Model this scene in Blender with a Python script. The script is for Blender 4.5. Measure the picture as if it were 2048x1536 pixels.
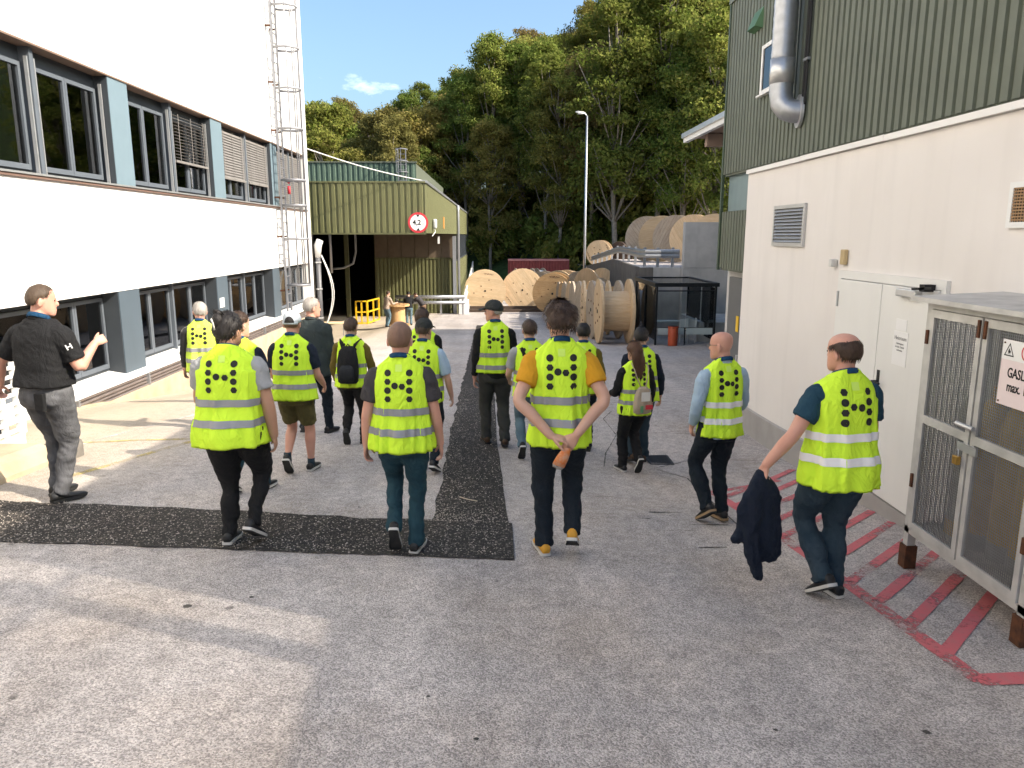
import bpy, bmesh, math, random
from mathutils import Vector, Matrix, noise
from mathutils.bvhtree import BVHTree
random.seed(11)
for _o in list(bpy.data.objects):
    bpy.data.objects.remove(_o)
SC = bpy.context.scene
COL = SC.collection
R = math.radians
PI = math.pi

# ------------------------------------------------------------------ camera, sky, sun, exposure
CAM = bpy.data.cameras.new("camera")
CAM.sensor_width = 36.0
CAM.lens = 36.0 * 1500.0 / 2048.0
CAM.clip_end = 3000
camo = bpy.data.objects.new("camera", CAM)
COL.objects.link(camo)
camo.location = (0, 0, 2.07)
camo.rotation_euler = (R(90) - math.atan(298 / 1500.0), 0, -math.atan(32 / math.hypot(1500, 298)))
SC.camera = camo

SUN_DIR = Vector((1.0, -0.36, 0.78)).normalized()      # towards the sun
W = bpy.data.worlds.new("World")
SC.world = W
W.use_nodes = True
_n = W.node_tree.nodes; _l = W.node_tree.links
_bg = _n["Background"]
_sky = _n.new("ShaderNodeTexSky")
_sky.sky_type = 'NISHITA'
_sky.sun_disc = False
_sky.sun_elevation = math.asin(SUN_DIR.z)
_sky.sun_rotation = math.atan2(SUN_DIR.x, SUN_DIR.y)
_sky.air_density = 1.0
_sky.dust_density = 4.2
_sky.ozone_density = 4.0
# thin small fair-weather clouds low over the whole horizon
_tc = _n.new("ShaderNodeTexCoord")
_mp = _n.new("ShaderNodeMapping"); _mp.inputs['Scale'].default_value = (5.0, 5.0, 11.0)
_l.new(_tc.outputs['Generated'], _mp.inputs[0])
_no = _n.new("ShaderNodeTexNoise"); _no.inputs['Scale'].default_value = 1.6; _no.inputs['Detail'].default_value = 9
_no.inputs['Roughness'].default_value = .6
_l.new(_mp.outputs[0], _no.inputs['Vector'])
_cr = _n.new("ShaderNodeMapRange"); _cr.inputs[1].default_value = .61; _cr.inputs[2].default_value = .74
_l.new(_no.outputs[0], _cr.inputs[0])
_sx = _n.new("ShaderNodeSeparateXYZ"); _l.new(_tc.outputs['Generated'], _sx.inputs[0])
_hr = _n.new("ShaderNodeMapRange"); _hr.inputs[1].default_value = .24; _hr.inputs[2].default_value = .13
_l.new(_sx.outputs['Z'], _hr.inputs[0])
_mu = _n.new("ShaderNodeMath"); _mu.operation = 'MULTIPLY'; _l.new(_cr.outputs[0], _mu.inputs[0]); _l.new(_hr.outputs[0], _mu.inputs[1])
_mx = _n.new("ShaderNodeMix"); _mx.data_type = 'RGBA'
_l.new(_mu.outputs[0], _mx.inputs[0]); _l.new(_sky.outputs[0], _mx.inputs[6]); _mx.inputs[7].default_value = (7.0, 7.1, 7.4, 1)
_tn = _n.new("ShaderNodeMix"); _tn.data_type = 'RGBA'; _tn.blend_type = 'MULTIPLY'; _tn.inputs[0].default_value = 1.0; _tn.inputs[7].default_value = (.93, .965, .92, 1)   # a slightly greenish clear sky
_l.new(_mx.outputs[2], _tn.inputs[6]); _l.new(_tn.outputs[2], _bg.inputs[0])
_bg.inputs[1].default_value = 0.078

_sd = bpy.data.lights.new("sun", 'SUN'); _sd.energy = 2.05; _sd.angle = R(0.53); _sd.color = (1.0, .90, .76)
suno = bpy.data.objects.new("sun", _sd); COL.objects.link(suno)
suno.rotation_euler = (-SUN_DIR).to_track_quat('-Z', 'Y').to_euler()
suno.location = (30, -10, 40)
SC.view_settings.view_transform = 'Standard'
SC.view_settings.look = 'None'
SC.view_settings.exposure = 2.15
SC.view_settings.gamma = 1.0
SC.cycles.max_bounces = 6
SC.cycles.diffuse_bounces = 4
SC.cycles.glossy_bounces = 2
SC.cycles.transparent_max_bounces = 8
SC.cycles.caustics_reflective = False
SC.cycles.caustics_refractive = False
SC.cycles.use_denoising = True
SC.cycles.adaptive_threshold = .02
SC.cycles.sample_clamp_indirect = 4.0

# ------------------------------------------------------------------ helpers
def sm(a, b, v):
    t = min(1.0, max(0.0, (v - a) / (b - a))); return t * t * (3 - 2 * t)

def gz(x, y):
    """height of the sloping yard"""
    z = -.064 * min(y, 58.0)
    z -= .03 * max(-4.5, min(4, x)) * (1 - sm(8, 17, y))
    z -= .22 * sm(5.0, 6.6, -x) * sm(11.5, 16.5, y)
    z -= .15 * math.exp(-((x - 2.0) / 1.9) ** 2 - ((y - 9.0) / 2.2) ** 2)
    return z

def hill(x, y):
    d = y - 82 + .9 * x
    base = gz(x, y)
    if d < 0: return base - .35 * (1 - sm(-3, 0, d))
    return base + .42 * min(d, 30 + max(0, x) * .8) + .8 * noise.noise(Vector((x * .06, y * .06, 0)))

def newmat(name):
    m = bpy.data.materials.new(name); m.use_nodes = True
    nt = m.node_tree
    return m, nt, nt.nodes["Principled BSDF"]

MATS = {}
def mat(name, col, rough=.6, metal=0.0, var=.12, vscale=6.0, bump=0.0, bscale=60.0, spec=.4, col2=None, stretch=None, coat=0.0, streak=0.0, trans=0.0, wrinkle=0.0, worn=0.0):
    """procedural material: colour varied by two noises, optional bump, vertical dirt streaks"""
    if name in MATS: return MATS[name]
    m, nt, b = newmat(name)
    N, L = nt.nodes, nt.links
    b.inputs['Roughness'].default_value = rough
    b.inputs['Metallic'].default_value = metal
    b.inputs['Specular IOR Level'].default_value = spec
    b.inputs['Coat Weight'].default_value = coat
    tc = N.new("ShaderNodeTexCoord")
    mp = N.new("ShaderNodeMapping")
    L.new(tc.outputs['Object'], mp.inputs[0])
    if stretch: mp.inputs['Scale'].default_value = stretch
    n1 = N.new("ShaderNodeTexNoise"); n1.inputs['Scale'].default_value = vscale; n1.inputs['Detail'].default_value = 6
    L.new(mp.outputs[0], n1.inputs['Vector'])
    c2 = col2 or tuple(c * .55 for c in col)
    ramp = N.new("ShaderNodeMapRange"); ramp.inputs[1].default_value = .35; ramp.inputs[2].default_value = .75
    ramp.inputs[3].default_value = 0; ramp.inputs[4].default_value = min(1.0, var * 2)
    L.new(n1.outputs[0], ramp.inputs[0])
    mx = N.new("ShaderNodeMix"); mx.data_type = 'RGBA'
    mx.inputs[6].default_value = (*col, 1); mx.inputs[7].default_value = (*c2, 1)
    L.new(ramp.outputs[0], mx.inputs[0])
    out = mx.outputs[2]
    if streak > 0:
        mp2 = N.new("ShaderNodeMapping"); mp2.inputs['Scale'].default_value = (2.2, 2.2, .22)
        L.new(tc.outputs['Object'], mp2.inputs[0])
        n2 = N.new("ShaderNodeTexNoise"); n2.inputs['Scale'].default_value = 1.6; n2.inputs['Detail'].default_value = 8
        L.new(mp2.outputs[0], n2.inputs['Vector'])
        r2 = N.new("ShaderNodeMapRange"); r2.inputs[1].default_value = .5; r2.inputs[2].default_value = .85
        r2.inputs[4].default_value = streak
        L.new(n2.outputs[0], r2.inputs[0])
        m2 = N.new("ShaderNodeMix"); m2.data_type = 'RGBA'
        L.new(r2.outputs[0], m2.inputs[0]); L.new(out, m2.inputs[6]); m2.inputs[7].default_value = (*[c * .45 for c in col], 1)
        out = m2.outputs[2]
    L.new(out, b.inputs['Base Color'])
    if bump > 0:
        nb = N.new("ShaderNodeTexNoise"); nb.inputs['Scale'].default_value = bscale; nb.inputs['Detail'].default_value = 4
        L.new(mp.outputs[0], nb.inputs['Vector'])
        bp = N.new("ShaderNodeBump"); bp.inputs['Strength'].default_value = bump; bp.inputs['Distance'].default_value = .01
        L.new(nb.outputs[0], bp.inputs['Height']); L.new(bp.outputs[0], b.inputs['Normal'])
    if wrinkle > 0:                                  # soft creases of cloth
        mw = N.new("ShaderNodeMapping"); mw.inputs['Scale'].default_value = (1.0, 1.0, .55); mw.inputs['Rotation'].default_value = (.3, .5, .2)
        L.new(tc.outputs['Object'], mw.inputs[0])
        nw = N.new("ShaderNodeTexNoise"); nw.inputs['Scale'].default_value = 11; nw.inputs['Detail'].default_value = 3; nw.inputs['Distortion'].default_value = 1.4
        L.new(mw.outputs[0], nw.inputs['Vector'])
        rg_ = N.new("ShaderNodeMath"); rg_.operation = 'PINGPONG'; rg_.inputs[1].default_value = .5; L.new(nw.outputs[0], rg_.inputs[0])
        bw = N.new("ShaderNodeBump"); bw.inputs['Strength'].default_value = wrinkle; bw.inputs['Distance'].default_value = .045
        L.new(rg_.outputs[0], bw.inputs['Height'])
        if bump > 0: L.new(bp.outputs[0], bw.inputs['Normal'])
        L.new(bw.outputs[0], b.inputs['Normal'])
    if worn > 0:                                     # paint rubbed away in places
        ge = N.new("ShaderNodeNewGeometry"); nq = N.new("ShaderNodeTexNoise"); nq.inputs['Scale'].default_value = 26; nq.inputs['Detail'].default_value = 8; nq.inputs['Roughness'].default_value = .75
        L.new(ge.outputs['Position'], nq.inputs['Vector'])
        nr = N.new("ShaderNodeTexNoise"); nr.inputs['Scale'].default_value = 2.2; L.new(ge.outputs['Position'], nr.inputs['Vector'])
        aq = N.new("ShaderNodeMath"); aq.operation = 'ADD'; L.new(nq.outputs[0], aq.inputs[0]); L.new(nr.outputs[0], aq.inputs[1])
        rq = N.new("ShaderNodeMapRange"); rq.inputs[1].default_value = .62 + .5 * worn; rq.inputs[2].default_value = .80 + .5 * worn; L.new(aq.outputs[0], rq.inputs[0])
        mq = N.new("ShaderNodeMath"); mq.operation = 'MAXIMUM'; mq.inputs[1].default_value = .12; L.new(rq.outputs[0], mq.inputs[0])
        L.new(mq.outputs[0], b.inputs['Alpha'])
    MATS[name] = m
    return m

def link(o, parent=None):
    COL.objects.link(o)
    if parent is not None: o.parent = parent
    return o

def tag(o, label=None, cat=None, group=None, kind=None):
    if label: o["label"] = label
    if cat: o["category"] = cat
    if group: o["group"] = group
    if kind: o["kind"] = kind
    return o

def thing(name, label, cat, loc=(0, 0, 0), rz=0.0, group=None):
    o = bpy.data.objects.new(name, None); COL.objects.link(o)
    o.empty_display_size = .1
    o.location = loc; o.rotation_euler = (0, 0, rz)
    return tag(o, label, cat, group)

class MB:
    """collects polygons, then links them as one mesh object"""
    def __init__(s): s.v = []; s.f = []
    def add(s, v, f):
        k = len(s.v); s.v.extend([tuple(p) for p in v]); s.f.extend([tuple(i + k for i in q) for q in f]); return s
    def box(s, x0, x1, y0, y1, z0, z1):
        v = [(x, y, z) for z in (z0, z1) for y in (y0, y1) for x in (x0, x1)]
        return s.add(v, [(0, 2, 3, 1), (4, 5, 7, 6), (0, 1, 5, 4), (2, 6, 7, 3), (0, 4, 6, 2), (1, 3, 7, 5)])
    def bbox(s, x0, x1, y0, y1, z0, z1, b=.01):
        """box with chamfered edges"""
        bm = bmesh.new()
        bmesh.ops.create_cube(bm, size=1.0)
        for v in bm.verts:
            v.co = Vector(((x0 + x1) / 2 + v.co.x * (x1 - x0), (y0 + y1) / 2 + v.co.y * (y1 - y0), (z0 + z1) / 2 + v.co.z * (z1 - z0)))
        bmesh.ops.bevel(bm, geom=bm.edges[:], offset=b, segments=2, affect='EDGES', profile=.5)
        bm.verts.index_update()
        s.add([v.co[:] for v in bm.verts], [[v.index for v in f.verts] for f in bm.faces]); bm.free(); return s
    def bar(s, p, q, w, h=None, up=(0, 0, 1)):
        p = Vector(p); q = Vector(q); h = h or w
        d = (q - p).normalized(); u = Vector(up)
        if abs(d.dot(u)) > .98: u = Vector((0, 1, 0))
        a = d.cross(u).normalized() * (w / 2); b = a.cross(d).normalized() * (h / 2)
        v = [p - a - b, p + a - b, p + a + b, p - a + b, q - a - b, q + a - b, q + a + b, q - a + b]
        return s.add(v, [(0, 3, 2, 1), (4, 5, 6, 7), (0, 1, 5, 4), (1, 2, 6, 5), (2, 3, 7, 6), (3, 0, 4, 7)])
    def loft(s, rings, cap=True, close=True):
        n = len(rings[0]); k = len(s.v)
        for r in rings: s.v.extend([tuple(p) for p in r])
        for i in range(len(rings) - 1):
            for j in range(n if close else n - 1):
                a = k + i * n + j; b = k + i * n + (j + 1) % n
                s.f.append((a, b, b + n, a + n))
        if cap:
            s.f.append(tuple(k + j for j in reversed(range(n))))
            s.f.append(tuple(k + (len(rings) - 1) * n + j for j in range(n)))
        return s
    def tube(s, pts, r, n=10, cap=True, ell=None, ref=None, endround=False):
        """tube along a path; r number or list; ell = (k1, k2) squash factors"""
        pts = [Vector(p) for p in pts]
        m = len(pts)
        rs = list(r) if isinstance(r, (list, tuple)) else [r] * m
        if endround:
            d0 = (pts[0] - pts[1]).normalized(); d1 = (pts[-1] - pts[-2]).normalized()
            pts = [pts[0] + d0 * rs[0] * .8, pts[0] + d0 * rs[0] * .45] + pts + [pts[-1] + d1 * rs[-1] * .45, pts[-1] + d1 * rs[-1] * .8]
            rs = [rs[0] * .35, rs[0] * .85] + rs + [rs[-1] * .85, rs[-1] * .35]; m += 4
        rings = []
        prev = Vector(ref) if ref else None
        for i in range(m):
            d = (pts[min(i + 1, m - 1)] - pts[max(i - 1, 0)]).normalized()
            if prev is None:
                prev = Vector((0, 0, 1)) if abs(d.z) < .9 else Vector((0, 1, 0))
            a = (prev - d * prev.dot(d)).normalized(); b = d.cross(a); prev = a
            e = ell or (1, 1)
            rings.append([pts[i] + a * (rs[i] * e[0] * math.cos(2 * PI * j / n)) + b * (rs[i] * e[1] * math.sin(2 * PI * j / n)) for j in range(n)])
        return s.loft(rings, cap)
    def ball(s, c, r, n=12, m=8, M=None):
        c = Vector(c); rr = r if isinstance(r, (tuple, list)) else (r, r, r)
        rings = []
        for i in range(1, m):
            t = PI * i / m
            ring = []
            for j in range(n):
                q = Vector((rr[0] * math.sin(t) * math.cos(2 * PI * j / n), rr[1] * math.sin(t) * math.sin(2 * PI * j / n), -rr[2] * math.cos(t)))
                ring.append(c + (M @ q if M else q))
            rings.append(ring)
        return s.loft(rings, True)
    def prism(s, poly, fn0, fn1):
        """polygon swept between two mapping functions"""
        n = len(poly)
        v = [fn0(*p) for p in poly] + [fn1(*p) for p in poly]
        f = [tuple(reversed(range(n))), tuple(range(n, 2 * n))] + [(i, (i + 1) % n, n + (i + 1) % n, n + i) for i in range(n)]
        return s.add(v, f)
    def mesh(s, name, mats=None, smooth=False):
        me = bpy.data.meshes.new(name)
        me.from_pydata(s.v, [], s.f)
        if smooth: me.polygons.foreach_set("use_smooth", [True] * len(me.polygons))
        if mats: me.materials.append(mats)
        me.update()
        return me
    def build(s, name, m, parent=None, smooth=False, label=None, cat=None, group=None, kind=None):
        if not smooth:
            bm = bmesh.new(); me = s.mesh(name, m); bm.from_mesh(me)
            bmesh.ops.recalc_face_normals(bm, faces=bm.faces[:]); bm.to_mesh(me); bm.free()
        else:
            me = s.mesh(name, m, True)
            bm = bmesh.new(); bm.from_mesh(me); bmesh.ops.recalc_face_normals(bm, faces=bm.faces[:]); bm.to_mesh(me); bm.free()
        o = bpy.data.objects.new(name, me)
        link(o, parent)
        return tag(o, label, cat, group, kind)

def smooth_by_angle(o, ang=40):
    me = o.data
    bm = bmesh.new(); bm.from_mesh(me)
    for f in bm.faces: f.smooth = True
    for e in bm.edges:
        e.smooth = not (len(e.link_faces) == 2 and e.calc_face_angle(0) > R(ang))
    bm.to_mesh(me); bm.free()
    return o

def piece(name, me, parent, loc=(0, 0, 0), rot=(0, 0, 0), scale=None, m=None):
    """another object that shares mesh data"""
    o = bpy.data.objects.new(name, me); link(o, parent)
    o.location = loc; o.rotation_euler = rot
    if scale: o.scale = scale
    return o

def copy_tree(o, parent=None):
    c = o.copy(); COL.objects.link(c); c.parent = parent
    for ch in list(o.children): copy_tree(ch, c)
    return c

def text_mesh(name, body, size, m, parent, M, extrude=.001, bold=0.0, align='CENTER', spacing=1.0):
    cu = bpy.data.curves.new(name, 'FONT'); cu.body = body; cu.size = size; cu.extrude = extrude
    cu.align_x = align; cu.align_y = 'CENTER'; cu.offset = bold; cu.space_character = spacing; cu.resolution_u = 3
    t = bpy.data.objects.new(name, cu); COL.objects.link(t)
    dg = bpy.context.evaluated_depsgraph_get()
    me = bpy.data.meshes.new_from_object(t.evaluated_get(dg))
    bpy.data.objects.remove(t); bpy.data.curves.remove(cu)
    me.transform(M); me.materials.clear(); me.materials.append(m); me.name = name
    o = bpy.data.objects.new(name, me); link(o, parent)
    return o

def frame_mat(right, up, origin):
    """matrix whose x is right, y is up, z the outward normal"""
    r = Vector(right).normalized(); u = Vector(up).normalized(); n = r.cross(u)
    M = Matrix((r, u, n)).transposed().to_4x4(); M.translation = Vector(origin)
    return M

# ------------------------------------------------------------------ materials
def ground_material(name, stone_a, stone_b, scale, tint, patchy, extra=None, bumpd=.012):
    m, nt, b = newmat(name)
    N, L = nt.nodes, nt.links
    ge = N.new("ShaderNodeNewGeometry")
    vo = N.new("ShaderNodeTexVoronoi"); vo.inputs['Scale'].default_value = scale
    L.new(ge.outputs['Position'], vo.inputs['Vector'])
    sep = N.new("ShaderNodeSeparateColor"); L.new(vo.outputs['Color'], sep.inputs[0])
    cr = N.new("ShaderNodeValToRGB")
    cr.color_ramp.elements[0].position = .05; cr.color_ramp.elements[0].color = (*stone_a, 1)
    cr.color_ramp.elements[1].position = .95; cr.color_ramp.elements[1].color = (*stone_b, 1)
    if extra == "grit":
        e_ = cr.color_ramp.elements.new(.80); e_.color = (*[c * .17 for c in stone_b], 1); cr.color_ramp.elements[2].position = .99
    L.new(sep.outputs[0], cr.inputs[0])
    n1 = N.new("ShaderNodeTexNoise"); n1.inputs['Scale'].default_value = .55; n1.inputs['Detail'].default_value = 7; n1.inputs['Roughness'].default_value = .62
    L.new(ge.outputs['Position'], n1.inputs['Vector'])
    r1 = N.new("ShaderNodeMapRange"); r1.inputs[1].default_value = .3; r1.inputs[2].default_value = .7
    r1.inputs[3].default_value = 1 - patchy; r1.inputs[4].default_value = 1 + patchy
    L.new(n1.outputs[0], r1.inputs[0])
    n2 = N.new("ShaderNodeTexNoise"); n2.inputs['Scale'].default_value = 9; n2.inputs['Detail'].default_value = 5
    L.new(ge.outputs['Position'], n2.inputs['Vector'])
    r2 = N.new("ShaderNodeMapRange"); r2.inputs[1].default_value = .3; r2.inputs[2].default_value = .7; r2.inputs[3].default_value = .82; r2.inputs[4].default_value = 1.14
    L.new(n2.outputs[0], r2.inputs[0])
    # dark oil and gum spots with their own shape
    v3 = N.new("ShaderNodeTexVoronoi"); v3.inputs['Scale'].default_value = 1.9; v3.inputs['Randomness'].default_value = 1
    nn = N.new("ShaderNodeTexNoise"); nn.inputs['Scale'].default_value = 18; L.new(ge.outputs['Position'], nn.inputs['Vector'])
    ad = N.new("ShaderNodeMix"); ad.data_type = 'RGBA'; ad.inputs[0].default_value = .04
    L.new(ge.outputs['Position'], ad.inputs[6]); L.new(nn.outputs[1], ad.inputs[7])
    L.new(ad.outputs[2], v3.inputs['Vector'])
    r3 = N.new("ShaderNodeMapRange"); r3.inputs[1].default_value = .035; r3.inputs[2].default_value = .06; r3.inputs[3].default_value = .45; r3.inputs[4].default_value = 1
    L.new(v3.outputs['Distance'], r3.inputs[0])
    mu = N.new("ShaderNodeMath"); mu.operation = 'MULTIPLY'; L.new(r1.outputs[0], mu.inputs[0]); L.new(r2.outputs[0], mu.inputs[1])
    mu2 = N.new("ShaderNodeMath"); mu2.operation = 'MULTIPLY'; L.new(mu.outputs[0], mu2.inputs[0]); L.new(r3.outputs[0], mu2.inputs[1])
    # wheel-polished lanes running down the ramp
    ml = N.new("ShaderNodeMapping"); ml.inputs['Scale'].default_value = (1.5, .10, .3); L.new(ge.outputs['Position'], ml.inputs[0])
    nl = N.new("ShaderNodeTexNoise"); nl.inputs['Scale'].default_value = 1.0; nl.inputs['Detail'].default_value = 4; L.new(ml.outputs[0], nl.inputs['Vector'])
    rl_ = N.new("ShaderNodeMapRange"); rl_.inputs[1].default_value = .35; rl_.inputs[2].default_value = .68; rl_.inputs[3].default_value = .84; rl_.inputs[4].default_value = 1.12; L.new(nl.outputs[0], rl_.inputs[0])
    mu3 = N.new("ShaderNodeMath"); mu3.operation = 'MULTIPLY'; L.new(mu2.outputs[0], mu3.inputs[0]); L.new(rl_.outputs[0], mu3.inputs[1]); mu2 = mu3
    sc = N.new("ShaderNodeVectorMath"); sc.operation = 'SCALE'
    L.new(cr.outputs[0], sc.inputs[0]); L.new(mu2.outputs[0], sc.inputs['Scale'])
    # warm sandy tint patches
    n4 = N.new("ShaderNodeTexNoise"); n4.inputs['Scale'].default_value = .9; n4.inputs['Detail'].default_value = 4
    mp4 = N.new("ShaderNodeMapping"); mp4.inputs['Location'].default_value = (31, 7, 3); L.new(ge.outputs['Position'], mp4.inputs[0]); L.new(mp4.outputs[0], n4.inputs['Vector'])
    r4 = N.new("ShaderNodeMapRange"); r4.inputs[1].default_value = .45; r4.inputs[2].default_value = .7; r4.inputs[4].default_value = .45
    L.new(n4.outputs[0], r4.inputs[0])
    mt = N.new("ShaderNodeMix"); mt.data_type = 'RGBA'; mt.blend_type = 'MULTIPLY'
    L.new(r4.outputs[0], mt.inputs[0]); L.new(sc.outputs[0], mt.inputs[6]); mt.inputs[7].default_value = (*tint, 1)
    out = mt.outputs[2]
    if extra == "sun_warmth":                              # warm sunlight painted into the colour, growing towards the left building
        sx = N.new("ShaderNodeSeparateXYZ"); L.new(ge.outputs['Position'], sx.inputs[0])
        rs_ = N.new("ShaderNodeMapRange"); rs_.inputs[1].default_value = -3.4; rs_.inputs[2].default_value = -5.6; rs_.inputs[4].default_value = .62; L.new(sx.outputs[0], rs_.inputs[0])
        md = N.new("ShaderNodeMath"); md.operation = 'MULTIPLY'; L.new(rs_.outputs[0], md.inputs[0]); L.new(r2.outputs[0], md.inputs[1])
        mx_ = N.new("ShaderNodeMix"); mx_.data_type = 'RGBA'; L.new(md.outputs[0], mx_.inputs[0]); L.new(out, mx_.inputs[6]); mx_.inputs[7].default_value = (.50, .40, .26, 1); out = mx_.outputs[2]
    L.new(out, b.inputs['Base Color'])
    b.inputs['Roughness'].default_value = .82
    b.inputs['Specular IOR Level'].default_value = .35
    bp = N.new("ShaderNodeBump"); bp.inputs['Strength'].default_value = .55; bp.inputs['Distance'].default_value = bumpd
    L.new(vo.outputs['Distance'], bp.inputs['Height']); bp.invert = True
    L.new(bp.outputs[0], b.inputs['Normal'])
    return m

M_asphalt = ground_material("asphalt_worn", (.25, .225, .212), (.62, .560, .528), 130, (1.0, .91, .80), .14, extra="sun_warmth")
M_patch = ground_material("asphalt_fresh", (.015, .0128, .0115), (.19, .165, .145), 72, (1.0, .84, .66), .28, extra="grit", bumpd=.02)
M_concrete = mat("concrete", (.52, .50, .475), .85, var=.3, vscale=2.2, bump=.35, bscale=70, streak=.5)
M_concdark = mat("concrete_stained", (.17, .155, .14), .9, var=.4, vscale=2, bump=.4, bscale=60, streak=.8)
M_sand = mat("sandy_plinth", (.50, .40, .27), .9, var=.3, vscale=3, bump=.5, bscale=80)
M_render = mat("white_render", (.80, .78, .755), .9, var=.10, vscale=1.3, bump=.25, bscale=220, streak=.10, col2=(.66, .635, .60))
M_render2 = mat("cream_render", (.745, .705, .672), .9, var=.14, vscale=1.1, bump=.25, bscale=220, streak=.16, col2=(.60, .55, .51))
M_plinthgrey = mat("plinth_grey", (.36, .34, .325), .9, var=.2, vscale=3, bump=.3, bscale=120)
M_frame = mat("frame_grey", (.11, .125, .145), .45, var=.1, vscale=4)
M_framed = mat("frame_dark", (.045, .052, .06), .5, var=.1)
M_panel = mat("panel_bluegrey", (.165, .225, .262), .42, var=.12, vscale=2, streak=.12)
M_panel_low = mat("panel_slate", (.082, .108, .132), .42, var=.12, vscale=2, streak=.12)
M_blind = mat("blind_taupe", (.20, .185, .172), .55, var=.1)
M_alu = mat("aluminium", (.58, .58, .58), .38, .7, var=.12, vscale=8)
M_galv = mat("galvanised", (.42, .43, .45), .42, .75, var=.3, vscale=14, col2=(.30, .31, .33))
M_galvpaint = mat("galvanised_dull", (.56, .545, .52), .55, .25, var=.3, vscale=7, streak=.35)
M_ladder = mat("ladder_galvanised", (.27, .27, .285), .5, .35, var=.2, vscale=9)
M_green = mat("cladding_green", (.120, .135, .100), .55, var=.18, vscale=2.5, streak=.25)
M_greenl = mat("cladding_green_groove", (.05, .075, .045), .6, var=.1)
M_olive = mat("cladding_olive", (.125, .127, .056), .5, var=.16, vscale=2.0, streak=.22)
M_olived = mat("cladding_olive_old", (.10, .103, .045), .6, var=.3, vscale=2.0, streak=.4)
M_brown = mat("brown_clerestory", (.13, .095, .065), .6, var=.3, vscale=2.5, streak=.4)
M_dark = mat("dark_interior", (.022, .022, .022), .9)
M_blackmetal = mat("black_metal", (.016, .018, .02), .4, .2, var=.1)
M_white = mat("white_paint", (.76, .75, .73), .5, var=.06, vscale=3)
M_whitedoor = mat("white_door", (.74, .73, .70), .42, var=.06, vscale=2, streak=.1)
M_red = mat("red_paint", (.55, .035, .05), .5, var=.08)
M_redmark = mat("red_road_paint", (.58, .13, .145), .75, var=.35, vscale=16, col2=(.44, .17, .17), worn=.42)
M_yellow = mat("yellow_paint", (.75, .46, .015), .45, var=.12)
M_yelmark = mat("faded_yellow_paint", (.52, .42, .17), .85, var=.4, vscale=14, worn=.55)
M_whitemark = mat("faded_white_paint", (.66, .64, .60), .85, var=.4, vscale=14, worn=.55)
M_rust = mat("rusty_steel", (.13, .05, .022), .85, .2, var=.5, vscale=20, col2=(.045, .022, .014))
M_containerred = mat("container_red", (.24, .045, .04), .6, var=.25, vscale=3)
M_pipe = mat("pipe_brown", (.20, .165, .15), .45, .2, var=.25, vscale=5)
M_rubber = mat("rubber_black", (.014, .014, .015), .7)
M_cable = mat("cable_white", (.62, .61, .58), .5)
M_orange = mat("orange_red_bin", (.42, .075, .03), .5, var=.1)
M_ink = mat("black_ink", (.012, .012, .013), .7)
M_signwhite = mat("sign_white", (.78, .77, .76), .4, var=.03)
M_signpink = mat("sign_pink", (.74, .62, .62), .4, var=.03)
M_brass = mat("brass", (.60, .36, .09), .35, .8)
M_bluepoly = mat("bluish_polycarbonate", (.20, .27, .29), .35, var=.25, vscale=2, streak=.4)
M_skyblue = mat("pale_curtain", (.34, .33, .29), .8, var=.1)
M_slab = mat("floor_slab", (.42, .385, .34), .85, var=.2, vscale=1.2)
M_ironcast = mat("cast_iron", (.05, .05, .052), .55, .5, var=.3, vscale=20)
M_gasyellow = mat("gas_bottle_yellow", (.62, .40, .03), .4)
M_gasgrey = mat("gas_bottle_grey", (.36, .37, .36), .4)

def glass_material(name, tint=(.75, .8, .8), ior=1.7):
    m, nt, b = newmat(name); N, L = nt.nodes, nt.links
    tr = N.new("ShaderNodeBsdfTransparent"); tr.inputs[0].default_value = (*tint, 1)
    gl = N.new("ShaderNodeBsdfGlossy"); gl.inputs['Roughness'].default_value = .02
    fr = N.new("ShaderNodeFresnel"); fr.inputs[0].default_value = ior
    nz = N.new("ShaderNodeTexNoise"); nz.inputs['Scale'].default_value = .8
    tcn = N.new("ShaderNodeTexCoord"); L.new(tcn.outputs['Object'], nz.inputs['Vector'])
    bp = N.new("ShaderNodeBump"); bp.inputs['Strength'].default_value = .05; bp.inputs['Distance'].default_value = .02
    L.new(nz.outputs[0], bp.inputs['Height']); L.new(bp.outputs[0], gl.inputs['Normal'])
    ms = N.new("ShaderNodeMixShader")
    L.new(fr.outputs[0], ms.inputs[0]); L.new(tr.outputs[0], ms.inputs[1]); L.new(gl.outputs[0], ms.inputs[2])
    L.new(ms.outputs[0], N["Material Output"].inputs[0])
    return m
M_glass = glass_material("window_glass", (.50, .55, .54), 1.9)
M_glass2 = glass_material("shelter_glass", (.93, .96, .96), 1.35)

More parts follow.
